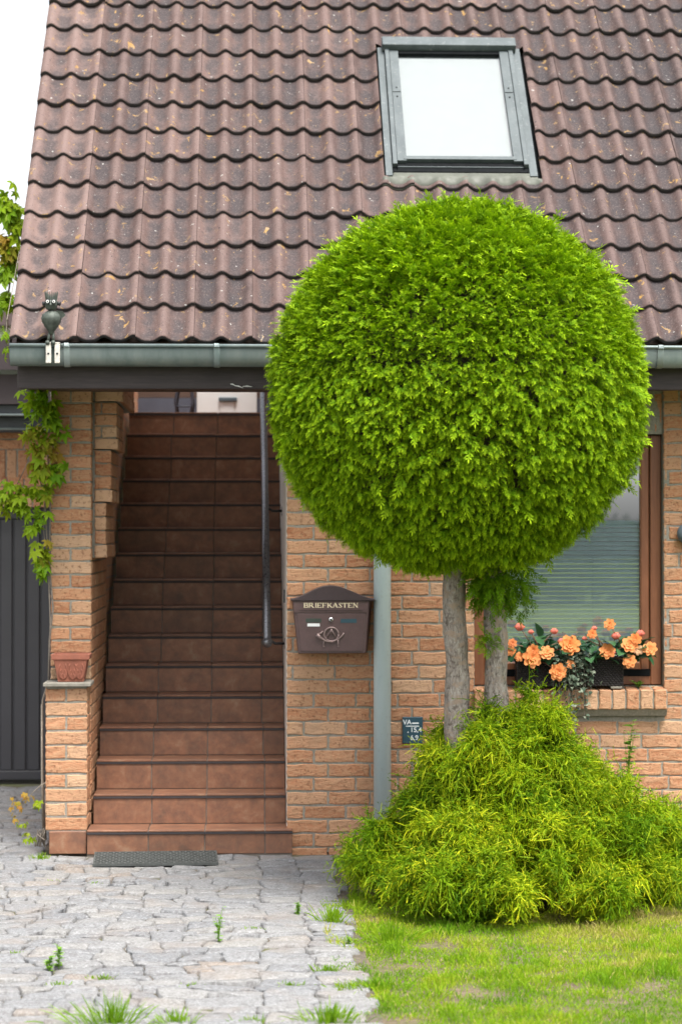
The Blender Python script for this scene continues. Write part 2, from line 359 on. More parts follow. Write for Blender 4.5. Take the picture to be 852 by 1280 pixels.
# ------------------------------------------------------------------ brick geometry
def brick(mb,o,u,v,n,wd,h,dep=.022,rnd=None):
    o,u,v,n=Vector(o),Vector(u),Vector(v),Vector(n)
    e=.005; k=max(2,int(wd/.045)); ss=[0,e/wd]+[i/k for i in range(1,k)]+[1-e/wd,1]; ts=[0,e/h,.35,.68,1-e/h,1]
    ph=random.uniform(0,99); W_=len(ss); H_=len(ts); vs_=[]
    tl=random.uniform(-.002,.002); z0=random.uniform(-.0025,.001)
    for j,t in enumerate(ts):
        for i,s in enumerate(ss):
            ed=(i in (0,W_-1)) or (j in (0,H_-1))
            ju=math.sin(ph+t*9)*.0024 if i in (0,1,W_-2,W_-1) else 0
            jv=(math.sin(ph*1.3+s*wd*38)+.6*math.sin(ph*2.1+s*wd*91))*.0022 if j in (0,1,H_-2,H_-1) else 0
            z=z0+tl*(s-.5)+(-.0045 if ed else random.uniform(-.0014,.0010))
            vs_.append(o+u*(s*wd+ju)+v*(t*h+jv)+n*z)
    fs=[(j*W_+i,j*W_+i+1,(j+1)*W_+i+1,(j+1)*W_+i) for j in range(H_-1) for i in range(W_-1)]
    ring=[i for i in range(W_)]+[j*W_+W_-1 for j in range(1,H_)]+[(H_-1)*W_+i for i in range(W_-2,-1,-1)]+[j*W_ for j in range(H_-2,0,-1)]
    b0=len(vs_); vs_+= [vs_[i]-n*dep for i in ring]; L=len(ring)
    fs+= [(ring[i],b0+i,b0+(i+1)%L,ring[(i+1)%L]) for i in range(L)]
    mb.add(vs_,fs,random.random() if rnd is None else rnd)
def brick_field(mb,o,u,v,n,U,Vh,course,L=.24,j=.0105,holes=(),offs=(0,.085),start=0,full=False,rbias=0):
    """bricks over a U x Vh field; holes = (u0,u1,v0,v1)"""
    o,u,v,n=Vector(o),Vector(u),Vector(v),Vector(n); rows=int(round(Vh/course))
    for r in range(rows):
        v0=r*course+j/2; h=course-j; segs=[]
        x=-offs[(r+start)%len(offs)]-(random.choice([0,0,.06]) if not full else 0)
        while x<U:
            l=L if (full or random.random()>.13) else .115
            segs.append([x,x+l]); x+=l+j
        out=[]
        for a,b in segs:
            a=max(a,0); b=min(b,U); parts=[(a,b)]
            for (h0,h1,g0,g1) in holes:
                if v0+h>g0+.01 and v0<g1-.01:
                    np_=[]
                    for p,q in parts:
                        if q<=h0 or p>=h1: np_.append((p,q))
                        else:
                            if p<h0: np_.append((p,h0))
                            if q>h1: np_.append((h1,q))
                    parts=np_
            out+=parts
        for a,b in out:
            if b-a>.025:
                rr=min(1,max(0,random.betavariate(2,2)+rbias)); brick(mb,o+u*a+v*v0,u,v,n,b-a,h,.02,rr)

X_,Y_,Z_=Vector((1,0,0)),Vector((0,1,0)),Vector((0,0,1))
# ------------------------------------------------------------------ ground
g=MB(); g.add([(-150,-150,-.05),(150,-150,-.05),(150,150,-.05),(-150,150,-.05)],[(0,1,2,3)]); tag(g.build('ground',M['ground']),kind='structure')
g=MB(); g.add([(-7,-9,-.016),(1.47,-9,-.016),(1.47,9,-.016),(-7,9,-.016)],[(0,1,2,3)]); tag(g.build('path_bed',M['sand']),kind='structure')
g=MB(); g.add([(1.47,-9,-.016),(7,-9,-.016),(7,.3,-.016),(1.47,.3,-.016)],[(0,1,2,3)]); tag(g.build('lawn_soil',M['soil']),kind='structure')

def paving():
    """irregular natural stone slabs, laid in wavering rows, cleft tops"""
    mb=MB(); S=[0,.035,.16,.33,.5,.67,.84,.965,1]; T=S
    def stone(c,big=0):
        ph=random.uniform(0,50); h0=random.uniform(-.006,.005); tx=random.uniform(-.007,.007); ty=random.uniform(-.008,.008); vs_=[]
        f1,f2=random.uniform(14,26),random.uniform(14,26)
        for t in T:
            for s in S:
                x=(c[0][0]*(1-s)+c[1][0]*s)*(1-t)+(c[3][0]*(1-s)+c[2][0]*s)*t
                y=(c[0][1]*(1-s)+c[1][1]*s)*(1-t)+(c[3][1]*(1-s)+c[2][1]*s)*t
                cs=abs(s-.5)*2; ct=abs(t-.5)*2; cr=max(0,cs+ct-1.86)   # knock the corners off
                x-=(s-.5)*cr*.05; y-=(t-.5)*cr*.05
                if t in (0,1) or s in (0,1): x+=.004*math.sin(ph+y*70)+random.uniform(-.002,.002); y+=.005*math.sin(ph*2+x*60)+random.uniform(-.002,.002)
                z=h0+tx*(s-.5)*2+ty*(t-.5)*2+.0028*math.sin(ph+x*f1+y*9)*math.sin(ph*1.7+y*f2)+random.uniform(-.0016,.0016)
                if s in (0,1) or t in (0,1): z-=.006
                elif s in (S[1],S[-2]) or t in (S[1],S[-2]): z-=.002
                vs_.append((x,y,z))
        W_,H_=len(S),len(T); fs=[(j*W_+i,j*W_+i+1,(j+1)*W_+i+1,(j+1)*W_+i) for j in range(H_-1) for i in range(W_-1)]
        ring=[i for i in range(W_)]+[j*W_+W_-1 for j in range(1,H_)]+[(H_-1)*W_+i for i in range(W_-2,-1,-1)]+[j*W_ for j in range(H_-2,0,-1)]
        b0=len(vs_); vs_+=[(vs_[i][0],vs_[i][1],-.045) for i in ring]; L=len(ring)
        fs+=[(ring[i],b0+i,b0+(i+1)%L,ring[(i+1)%L]) for i in range(L)]
        mb.add(vs_,fs,min(1,max(0,random.gauss(.5,.27))))
    def line(y,k):     # the wavering line between two rows
        a,b,p,q=.022 if y<-.5 else 0,.012 if y<-.5 else 0,random.uniform(0,6),random.uniform(0,6)
        return lambda x: y+a*math.sin(x*1.3+.5)+b*math.sin(x*5+p)+b*.7*math.sin(x*11+q)
    for (ya,yb,xa,xb) in ((-7.2,-.012,-5.0,1.46),(.0,3.6,-5.0,-.29)):
        ys=[ya]
        while ys[-1]<yb-.30: ys.append(ys[-1]+random.uniform(.11,.18))
        ys.append(yb); lines=[line(y if i<len(ys)-1 else yb,i) for i,y in enumerate(ys)]; lines[-1]=lambda x: yb
        for i in range(len(ys)-1):
            lo,hi=lines[i],lines[i+1]; xs=[xa+random.uniform(0,.15)]; lim=1.0+random.uniform(-.035,.035) if xb>1 else xb
            while xs[-1]<lim-.34: xs.append(xs[-1]+random.uniform(.11,.23))
            xs.append(lim)
            if xb>1: xs+=[1.225+random.uniform(-.025,.025),1.45+random.uniform(-.05,.03)]
            jl=[random.uniform(-.018,.018) for _ in xs]; jl[-1]=0
            for k in range(len(xs)-1):
                g=random.uniform(.001,.0045); a0,a1=xs[k]-jl[k],xs[k]+jl[k]; b0,b1=xs[k+1]-jl[k+1],xs[k+1]+jl[k+1]; r=lambda: random.uniform(-.004,.004)
                stone([(a0+g,lo(a0)+g+r()*.4),(b0-g,lo(b0)+g+r()*.4),(b1-g,hi(b1)-g+r()*.4),(a1+g,hi(a1)-g+r()*.4)])
    return mb.build('path',M['stone'],None,True)
tag(paving(),kind='structure')

# ------------------------------------------------------------------ the house
house=thing('brick_house','orange brick house with steep brown tiled roof and tiled stairs leading up inside','house',(1.2,.06,0))
WY=.06                                   # front plane of the wall
WX0,WX1=1.165,5.4; OX0,OX1,OZ0,OZ1=2.285,3.428,.985,2.50
# wall right of the stairs: mortar slab with window opening, bricks in front
wall=MB(); y0,y1=WY+.0055,.36
wall.box(WX0+.004,OX0,y0,y1,0,2.93); wall.box(OX1,WX1,y0,y1,0,2.93); wall.box(OX0,OX1,y0,y1,0,OZ0-.12); wall.box(OX0,OX1,y0+.02,y1,OZ1,2.93)
wo=wall.build('wall',M['mortar'],house)
bm=MB(); brick_field(bm,(WX0,WY,-.055),X_,Z_,-Y_,WX1-WX0,2.985,.0833,holes=[(OX0-WX0,OX1-WX0,OZ0-.14+.055,9)])
# soldier course lintel over the window, slightly set back
x=OX0
while x<OX1-.03:
    brick(bm,(x+.005,WY+.025,OZ1+.012),X_,Z_,-Y_,min(.073,OX1-x-.01),.235,.02); x+=.0833
brick_field(bm,(OX0,WY+.024,OZ1+.255),X_,Z_,-Y_,OX1-OX0,.166,.0833)
# reveal bricks of the window opening
for r in range(19):
    z=OZ0-.02+r*.0833
    if z>OZ1: break
    brick(bm,(OX0-.001,WY+.004,z),Y_,Z_,X_,.10,.072,.01); brick(bm,(OX1+.001,WY+.004,z),Y_,Z_,-X_,.10,.072,.01)
bm.build('wall_bricks',M['brick'],wo,False)
# inner wall right of the stairs and left outer wall (gable), following the roof slope
TH=R(46.5); RC,RS=math.cos(TH),math.sin(TH); RY0,RZ0=-.40,2.987
def roofz(y,n=0): return RZ0+(y-RY0)*RS/RC+n
mb=MB(); mb.prismx([(.37,0),(3.0,0),(3.0,roofz(2.72,-.2)),(2.72,roofz(2.72,-.2)),(.37,roofz(.37,-.2))],1.168,1.36); mb.box(1.168,1.36,3.0,6.2,0,3.9)
mb.build('stair_wall',M['brickwork'],house)
mb=MB(); mb.prismx([(.42,0),(4.2,0),(4.2,3.55),(1.66,1.95),(1.66,roofz(1.66,-.2)),(.42,roofz(.42,-.2))],-.25,-.030); mb.box(-.25,-.03,4.2,6.2,0,3.55)  # rear part lowered to a parapet, out of view, to let in side light
mb.build('gable_wall',M['brickwork'],house)
mb=MB()   # end face of the right wall beside the stairs
mb.box(WX0-.001,WX0+.002,.070,6.0,0,2.93); mb.build('plaster',M['plaster'],wo)
# left pillar: plinth, ledge, upper shaft, inner stair wall face, corbels
PC=.0798
pm=MB(); pm.box(-.259,-.026,WY+.0055,.50,.132,.988); pm.box(-.250,-.019,.2855,.50,.99,2.93); pm.box(-.05,-.022,.3,1.65,.3,2.9)
pil=pm.build('pillar',M['mortar'],house)
pb=MB()
for r in range(10):                     # plinth courses: one stretcher, then two headers
    z=.138+r*.085
    if r%2==0: brick(pb,(-.266,WY,z),X_,Z_,-Y_,.246,.074,.02,min(1,.3+random.random()*.7))
    else:
        brick(pb,(-.266,WY,z),X_,Z_,-Y_,.116,.074,.02,.3+.7*random.random()); brick(pb,(-.139,WY,z),X_,Z_,-Y_,.119,.074,.02,.3+.7*random.random())
for r in range(24):
    z=1.02+r*PC
    if z>2.86: break
    if r%2==0: brick(pb,(-.256,.28,z),X_,Z_,-Y_,.242,.069,.02)
    else: brick(pb,(-.256,.28,z),X_,Z_,-Y_,.112,.069,.02); brick(pb,(-.133,.28,z),X_,Z_,-Y_,.119,.069,.02)
brick_field(pb,(-.020,WY+.012,.138),Y_,Z_,X_,.235,.85,.085,offs=(0,.12)); brick_field(pb,(-.012,.29,.138-.0),Y_,Z_,X_,1.36,2.73,.0798,offs=(.02,.13))
brick_field(pb,(-.266,.07,.138),Y_,Z_,-X_,.43,.85,.085); brick_field(pb,(-.256,.29,1.02),Y_,Z_,-X_,.2,1.9,.0798)
pb.build('pillar_bricks',M['brick'],pil)
cb=MB(); cm=MB()                         # stepped corbels carrying the beam on the stair side
lv=[(1.749,2.089,.069,1.22),(2.089,2.410,.102,1.10),(2.410,2.702,.136,1.10),(2.702,2.95,.166,1.72)]
for i,(z0,z1,xr,ye) in enumerate(lv):
    cm.box(-.03,xr-.008,.372,ye-.005,z0+.006,z1)
    rows=max(1,int(round((z1-z0)/.082))); ch=(z1-z0)/rows
    for r in range(rows):
        zz=z0+r*ch+.005; hh=ch-.010; dx=.006 if r==0 else 0; rr=random.random()
        if r==0: rr=.9
        if xr>.12 and r%2==1:
            brick(cb,(.002,.36-dx,zz),X_,Z_,-Y_,.035,hh,.02); brick(cb,(.046,.36-dx,zz),X_,Z_,-Y_,xr-.046+dx,hh,.02,rr)
        else: brick(cb,(.002,.36-dx,zz),X_,Z_,-Y_,xr-.002+dx,hh,.02,rr)
        yy=.365
        while yy<ye-.02:
            l=.24 if r%2 else .17; l=min(l,ye-yy); brick(cb,(xr+dx,yy,zz),Y_,Z_,X_,l,hh,.02); yy+=l+.01
        
co_=cm.build('corbel',M['mortar'],house); cb.build('corbel_bricks',M['brick'],co_)
lm=MB(); lm.bbox(-.278,.004,.018,.292,.992,1.016,.004); lm.build('ledge',M['slate'],house)
lm=MB(); lm.bbox(-.243,-.024,.045,.09,.0,.132,.003,.9); lm.build('base_tile',M['tile'],house)

# ------------------------------------------------------------------ the tiled stairs
RISE,RUN=.18,.27
def step(k):
    zt=RISE*k-.035; yf=RUN*(k-1); x0,x1=(-.018,1.198) if k==1 else (0,1.163); zb=0 if k==1 else zt-RISE
    gb=MB(); gb.box(x0+.002,x1-.002,yf+.009,yf+RUN+.02,max(zb-.02,-.02),zt-.010)
    st=gb.build('step',M['grout'],house)
    tb=MB(); js=[x0,.345+random.uniform(-.01,.01),.687+random.uniform(-.01,.01),1.028+random.uniform(-.01,.01),x1]
    for a,b in zip(js[:-1],js[1:]):
        rr=random.random()
        tb.bbox(a+.003,b-.003,yf+.001,yf+.013,zb+.003,zt-.019,.0015,rr)
        tb.bbox(a+.003,b-.003,yf-.008,yf+RUN-.001,zt-.0105,zt,.0018,random.random())
    tb.build('step_tile',M['tile'],st)
    nb=MB(); nb.bbox(x0,x1,yf-.006,yf+.02,zt-.0255,zt-.0112,.002); nb.build('nosing',M['nosing'],st)
    return st
for k in range(1,17): step(k)
fl=MB(); fl.box(0,1.163,4.325,6.2,2.70,2.845); fl.build('landing',M['tile'],house)
# back wall of the open terrace the stairs reach
tw=MB(); zb=at(200,497,6.0).z
tw.box(-.03,1.17,6.0,6.1,zb,3.75,.5,0); tw.box(-.03,1.17,5.98,6.1,2.845,zb-.004,.5,1); tw.build('terrace_wall',[M['soffit'],M['bluegrey']],house)

# handrail
hr=MB(); pa,pb_=at(334,803,.75),at(329,487,3.5); hr.tube([pa,pa+(pb_-pa)*1.12],.025,14)
hr.lathe([(.001,-.034),(.02,-.027),(.032,-.01),(.034,0),(.032,.012),(.02,.027),(.001,.034)],pa,16)
hro=hr.build('handrail',M['rail'],house,True)
for t in (0.02,.50,.92):
    p=pa+(pb_-pa)*t; b=MB(); b.tube([p+Vector((.015,0,-.02)),p+Vector((.05,0,-.045)),(1.168,p.y,p.z-.045)],.009,8); b.tube([(1.160,p.y,p.z-.045),(1.168,p.y,p.z-.045)],.035,14); b.build('bracket',M['black'],hro,True)
p=at(355,745,.09); b=MB(); b.bbox(p.x-.004,p.x+.006,.055,.09,p.z-.04,p.z+.04,.002); b.build('wall_tie',M['black'],house)

# ------------------------------------------------------------------ roof
def RP(u,v,n): return Vector((u,RY0+v*RC-n*RS,RZ0+v*RS+n*RC))
def roof_uv(px,py,n=0):
    d=(_fw+_rt*((px-426)/CF)+_up*(-(py-640)/CF)); o=Vector((CX,-CD,CH)); nn=Vector((0,-RS,RC)); q=RP(0,0,n)
    p=o+d*((q-o).dot(nn)/d.dot(nn)); return p.x,(p-RP(0,0,n)).dot(Vector((0,RC,RS)))
uc=roof_uv(94,425)[0]; assert abs(uc-UC)<.02,uc; uc=UC                     # a crest of the tile waves
XL=roof_uv(13,428)[0]
sk=[roof_uv(*p,n=.05) for p in ((481,222),(678,217),(472,60),(641,56))]
SU0,SU1=(sk[0][0]+sk[2][0])/2,(sk[1][0]+sk[3][0])/2; SV0,SV1=(sk[0][1]+sk[1][1])/2,(sk[2][1]+sk[3][1])/2
def wave(u):
    c=.5+.5*math.cos(2*math.pi*(u-uc)/WV); return .040*(c**1.9)
def make_roof():
    mb=MB(); nt_=[]; u0=uc-2*WV-.0; 
    tiles=[(XL,uc+.012)]; u=uc+.012
    while u<5.5: tiles.append((u,u+2*WV)); u+=2*WV
    for k in range(16):
        for ti,(a,b) in enumerate(tiles):
            # the roof window takes the place of the tiles behind it
            lo,hi=k*PITCH,(k+1)*PITCH+.05
            rr=min(.93,max(0,random.gauss(.60-.085*max(0,a),.15))); 
            if ti==0: rr=.88+random.random()*.12
            dv=random.gauss(0,.005); dn=random.uniform(-.004,.004); sk_=random.uniform(-.007,.007)
            nseg=20 if ti else 22; us=[a+.0012+(b-a-.0024)*i/nseg for i in range(nseg+1)]
            def segs_in(us):
                return us
            vsn=[0,.012,.08,.2,PITCH+.045]; vs_=[]
            for vv in vsn:
                for i,uu in enumerate(us):
                    n=wave(uu)+.034*(1-vv/(PITCH+.05))+dn+sk_*(i/nseg-.5)
                    if vv==0: n-=.004
                    vs_.append(RP(uu,lo+vv+dv,n))
            W_=nseg+1; fs=[]
            for j in range(len(vsn)-1):
                for i in range(nseg):
                    vm=lo+(vsn[j]+vsn[j+1])/2; um=(us[i]+us[i+1])/2
                    if SU0-.004<um<SU1+.026 and SV0-.01<vm<SV1-.02 : continue
                    fs.append((j*W_+i,j*W_+i+1,(j+1)*W_+i+1,(j+1)*W_+i))
            lip=len(vs_); lf=[]     # front lip: old moss, with the lip's shade put into its colour
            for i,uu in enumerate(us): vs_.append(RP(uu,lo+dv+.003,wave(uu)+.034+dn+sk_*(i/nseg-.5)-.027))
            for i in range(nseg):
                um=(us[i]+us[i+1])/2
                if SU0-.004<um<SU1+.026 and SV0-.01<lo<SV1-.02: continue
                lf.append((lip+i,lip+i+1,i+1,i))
            if ti==0:        # verge flange hanging down the gable edge
                e=len(vs_); 
                for vv in (0,PITCH+.0): 
                    n=.034*(1-vv/(PITCH+.05))+dn+wave(us[0]); vs_+= [RP(a+.0012,lo+vv+dv,n),RP(a+.0012,lo+vv+dv,n-.10)]
                fs.append((e,e+1,e+3,e+2))
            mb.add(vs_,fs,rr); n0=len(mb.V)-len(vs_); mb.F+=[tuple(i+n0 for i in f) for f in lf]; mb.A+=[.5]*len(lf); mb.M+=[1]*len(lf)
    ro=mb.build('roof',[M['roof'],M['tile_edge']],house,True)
    me=ro.data
    return ro
roof=make_roof()
# roof deck under the tiles, ridge and the rear slope (with the opening of the roof window)
dk=MB()
def deck(u0,u1,v0,v1):
    c=[RP(u,v,n) for n in (-.15,-.035) for u,v in ((u0,v0),(u1,v0),(u1,v1),(u0,v1))]
    dk.add(c,[(0,3,2,1),(4,5,6,7),(0,1,5,4),(1,2,6,5),(2,3,7,6),(3,0,4,7)])
VR=4.65
deck(XL+.03,SU0+.05,.06,VR); deck(SU1-.05,5.45,.06,VR); deck(SU0+.05,SU1-.05,.06,SV0+.05); deck(SU0+.05,SU1-.05,SV1-.05,VR)
yr,zr=RP(0,VR,-.05).y,RP(0,VR,-.05).z
dk.prismx([(yr,zr),(yr+1.3,zr-1.3*RS/RC),(yr+1.3,zr-1.3*RS/RC-.12),(yr,zr-.12)],1.36,5.45)  # rear slope cut short, out of view, to let more light in
dk.build('roof_deck',M['soffit'],roof)
cl0=MB(); y0c,y1c=.32,2.6; cl0.add([(-.02,y0c,roofz(y0c,-.24)),(1.16,y0c,roofz(y0c,-.24)),(1.16,y1c,roofz(y1c,-.24)),(-.02,y1c,roofz(y1c,-.24)),(-.02,y0c,roofz(y0c,-.26)),(1.16,y0c,roofz(y0c,-.26)),(1.16,y1c,roofz(y1c,-.26)),(-.02,y1c,roofz(y1c,-.26))],[(0,1,2,3),(7,6,5,4),(0,4,5,1),(1,5,6,2),(2,6,7,3),(3,7,4,0)]); cl0.build('bounce_ceiling',M['white'],house)  # unseen white ceiling, added to bounce light onto the stairs
ip=MB(); ip.prismx([(1.66,.3),(4.2,2.7),(4.2,3.55),(1.66,1.95)],-.029,-.026); ip.build('parapet_face',M['brickwork'],house)
po=MB(); po.bbox(-.20,-.08,2.3,2.42,2.3,roofz(2.3,-.16),.006); po.build('post',M['beam'],house)
rd=MB(); rd.tube([(XL+.01,yr,zr+.05),(5.5,yr,zr+.05)],.13,14); rd.build('ridge',M['roof'],roof,True)
# roof window
SH=.085
def rbox(mb,u0,u1,v0,v1,n0,n1,a=.5,m=0,b=.003):
    c=[RP(u,v,n) for n in (n0,n1) for u,v in ((u0,v0),(u1,v0),(u1,v1),(u0,v1))]
    mb.add(c,[(0,3,2,1),(4,5,6,7),(0,1,5,4),(1,2,6,5),(2,3,7,6),(3,0,4,7)],a,m)
sw=MB(); fwid=.085
rbox(sw,SU0+.01,SU1-.01,SV0+.02,SV1-.01,-.14,-.105); sko=sw.build('roof_window',M['claddark'],house)
for (ua,ub) in ((SU0,SU0+.045),(SU1-.05,SU1)):
    sw=MB(); rbox(sw,ua,ub,SV0-.01,SV1-.03,-.10,.058); sw.build('side_flashing',M['clad'],sko,False,.003)
for (ua,ub) in ((SU0+.047,SU0+.075),(SU1-.082,SU1-.052)):
    sw=MB(); rbox(sw,ua,ub,SV0+.075,SV1-.002,-.10,SH); sw.build('side_cover',M['clad'],sko,False,.003)
sw=MB(); rbox(sw,SU0+.03,SU1-.03,SV1-.085,SV1+.01,-.10,SH+.035); sw.build('hood',M['clad'],sko,False,.006)
sw=MB(); A0,A1=SU0+.077,SU1-.084
rbox(sw,A0,A0+.058,SV0+.118,SV1-.09,-.06,SH-.008); rbox(sw,A1-.058,A1,SV0+.118,SV1-.09,-.06,SH-.008)
vm=SV0+(SV1-SV0)*.60
rbox(sw,A0+.002,A0+.056,vm,vm+.004,SH-.007,SH-.004,.5,1); rbox(sw,A1-.056,A1-.002,vm,vm+.004,SH-.007,SH-.004,.5,1)
for uu in (A0+.03,A1-.03):
    for dv_ in (.05,-.05): rbox(sw,uu-.005,uu+.005,vm+dv_-.005,vm+dv_+.005,SH-.007,SH-.003,.5,1)
rbox(sw,A0+.04,A1-.04,SV0+.128,SV0+.162,-.06,SH-.004); rbox(sw,A0+.06,A1-.06,SV1-.12,SV1-.087,-.06,SH-.012,.5,1)
sw.build('sash',[M['clad'],M['claddark']],sko,False,.002)
sw=MB(); rbox(sw,A0-.03,A1+.03,SV0+.030,SV0+.126,-.08,SH-.03); rbox(sw,SU1+.001,SU1+.03,SV0-.01,SV1-.0,-.1,.0); rbox(sw,SU0+.0455,SU0+.0465,SV0,SV1-.03,-.1,.07); rbox(sw,A0-.003,A0-.0005,SV0+.05,SV1-.09,-.1,SH-.012); rbox(sw,A1+.0005,A1+.0025,SV0+.05,SV1-.09,-.1,SH-.012); sw.build('seal_and_gap_shade',M['claddark'],sko,False,.003)  # lower seal, plus dark strips standing in for shadow in the side gaps
sw=MB(); rbox(sw,A0+.0,A1-.0,SV0+.070,SV0+.078,-.08,SH-.022); rbox(sw,SU0+.02,SU1-.02,SV0-.012,SV0+.028,-.08,.05); sw.build('lower_rail',M['clad'],sko,False,.004)
sw=MB(); q=[RP(u,v,SH-.022) for u,v in ((A0+.056,SV0+.15),(A1-.056,SV0+.15),(A1-.056,SV1-.088),(A0+.056,SV1-.088))]; sw.add(q,[(0,1,2,3)]); sw.build('pane',M['glass'],sko)
sw=MB(); rbox(sw,A0+.05,A1-.05,SV0+.11,SV1-.08,SH-.06,SH-.045); sw.build('blind',M['blindw'],sko)
ap=MB(); N=60; vs_=[]   # lead apron dressed over the tiles below the window
for vv,dn,ext in ((SV0+.02,.055,0),(SV0-.02,.048,.0),(SV0-.045,.020,.02),(SV0-.085-.02,.016,.03)):
    for i in range(N+1):
        u=SU0-ext+(SU1-SU0+2*ext)*i/N; k=math.floor((vv)/PITCH); fr=vv-k*PITCH
        wv=wave(u)+.034*(1-fr/(PITCH+.05)) if dn<.04 else 0
        vs_.append(RP(u,vv,(wv+.010) if dn<.04 else dn))
ap.add(vs_,[(j*(N+1)+i,(j+1)*(N+1)+i,(j+1)*(N+1)+i+1,j*(N+1)+i+1) for j in range(3) for i in range(N)]); apo=ap.build('apron',M['lead'],sko,True)
sm=apo.modifiers.new('thickness','SOLIDIFY'); sm.thickness=.004

# gutter, fascia beam, soffit, downpipe
GX0,GX1=at(13,445,-.44).x,5.5; GZT,GZB=at(400,433,-.45).z,at(400,458.5,-.43).z
gm=MB(); pr=[]; cy=-.405; hw=.068; dep=GZT-GZB
for i in range(17):
    th=math.pi*i/16; pr.append((cy-hw*math.copysign(abs(math.cos(th))**.8,math.cos(th)),GZT-dep*math.sin(th)**.85))
vs_=[(x,y,z) for x in (GX0,GX1) for y,z in pr]; n_=len(pr)
gm.add(vs_,[(i,i+1,n_+i+1,n_+i) for i in range(n_-1)]+[tuple(range(n_))]); gm.tube([(GX0,cy-hw-.003,GZT),(GX1,cy-hw-.003,GZT)],.010,10)
go=gm.build('gutter',M['gutter'],house,True); s_=go.modifiers.new('thickness','SOLIDIFY'); s_.thickness=.003
for px in (84,271,640,824):
    x=at(px,445,-.45).x; b=MB(); vs_=[]
    for xx in (x-.017,x+.017):
        for (y,z) in pr[:13]: vs_.append((xx,cy+(y-cy)*1.05-.002,GZT+(z-GZT)*1.04))
    b.add(vs_,[(i,i+1,13+i+1,13+i) for i in range(12)]); b.bbox(x-.017,x+.017,cy-hw-.016,cy-hw+.01,GZT-.012,GZT+.013,.004); b.build('bracket',M['gutter'],go,True)
BZ0=at(400,486.5,-.30).z
fm=MB(); fm.bbox(at(22,470,-.3).x,5.45,-.30,-.245,BZ0,GZT-.03,.004); fo=fm.build('fascia',M['beam'],house)
sp=MB(); 
for (a,b_,c_,d_) in ((288,480,294,482),(293,482,304,485),(303,483,315,483.5)):
    p,q=at(a,b_,-.3),at(c_,d_,-.3); sp.tube([(p.x,-.3005,p.z),((p.x+q.x)/2,-.3015,(p.z+q.z)/2+.003),(q.x,-.3005,q.z)],[.0015,.0038,.001],6)
sp.build('paint_scrape',M['white'],fo)
sf=MB(); sf.box(XL+.05,5.4,-.243,.30,BZ0+.02,BZ0+.04); sf.build('soffit',M['soffit'],house)
dx=(at(467,850,-.05).x+at(489,850,-.05).x)/2; dp=MB(); r_=.0515; dy=-.012
dp.tube([(dx,-.40,GZB+.03),(dx,-.40,GZB-.06),(dx,-.36,GZB-.12),(dx,-.07,2.50),(dx,dy-.01,2.44),(dx,dy,2.36),(dx,dy,-.02)],r_,20); dpo=dp.build('downpipe',M['pipe'],house,True)
b=MB(); b.tube([(dx,dy,1.99),(dx,dy,2.02)],r_+.004,20); b.box(dx-.012,dx+.012,dy+.04,WY+.02,1.99,2.02); b.build('clamp',M['pipe'],dpo,True)

# window
FY=.135
fm=MB(); F0,F1,Z0,Z1=OX0+.003,OX1-.003,at(750,856,FY).z,OZ1-.005; fw_=.066; sw_=.055
fm.bbox(F0,F0+fw_,FY,FY+.075,Z0,Z1,.005); fm.bbox(F1-fw_,F1,FY,FY+.075,Z0,Z1,.005); fm.bbox(F0+fw_,F1-fw_,FY,FY+.075,Z1-fw_,Z1,.005); fm.bbox(F0+fw_,F1-fw_,FY,FY+.075,Z0,Z0+.06,.005)
win=fm.build('window',M['frame'],house)
sm_=MB(); a0,a1,c0,c1=F0+fw_+.003,F1-fw_-.003,Z0+.063,Z1-fw_-.003; y_=FY+.014
sm_.bbox(a0,a0+sw_,y_,y_+.06,c0,c1,.008); sm_.bbox(a1-sw_,a1,y_,y_+.06,c0,c1,.008); sm_.bbox(a0+sw_,a1-sw_,y_,y_+.06,c1-sw_,c1,.008); sm_.bbox(a0+sw_,a1-sw_,y_,y_+.06,c0,c0+.075,.008); sm_.build('sash',M['frame'],win)
gm=MB(); gm.add([(a0+sw_-.004,y_+.022,c0+.07),(a1-sw_+.004,y_+.022,c0+.07),(a1-sw_+.004,y_+.022,c1-sw_+.004),(a0+sw_-.004,y_+.022,c1-sw_+.004)],[(0,1,2,3)]); gm.build('pane',m_glass('window_glass',(.93,.97,1.0),1.6),win)
db=MB(); db.bbox(a0+.02,a1+.0,FY-.010,FY-.001,Z0+.052,Z0+.095,.003); db.build('sash_gap_bar',M['claddark'],win)  # added dark bar standing in for the shaded gap under the sash
bl=MB(); bt=at(780,655,.19).z; z=c0+.075
while z<bt:
    vs_=[(xx,.195+dy_,z+dz_) for xx in (a0+sw_-.02,a1-sw_+.012) for dy_,dz_ in ((-.0125,-.0130),(-.005,-.001),(.0085,.0105))]
    bl.add(vs_,[(0,1,4,3),(1,2,5,4)]); z+=.0275
bl.bbox(a0+sw_-.02,a1-sw_+.012,.184,.202,bt,bt+.022,.002)
for fx in (.28,.66):
    xx=a0+(a1-a0)*fx; bl.box(xx-.0012,xx+.0012,.178,.1795,c0+.07,bt)
bl.build('blind',M['slat'],win)
rm=MB(); rx0,rx1,ry0,ry1,rz0,rz1=OX0-.3,OX1+.3,.365,2.0,.3,2.9
rm.add([(rx0,ry0,rz0),(rx1,ry0,rz0),(rx1,ry1,rz0),(rx0,ry1,rz0),(rx0,ry0,rz1),(rx1,ry0,rz1),(rx1,ry1,rz1),(rx0,ry1,rz1)],[(0,1,2,3),(4,7,6,5),(1,5,6,2),(0,3,7,4)]); rm.box(rx0,rx1,ry1,ry1+.05,2.35,rz1); rm.build('room',M['roomwall'],house)  # unseen back left open low down so light reaches the blind from behind
si=MB(); sz=at(750,862,-.005).z; x=OX0-.01; sm2=MB()
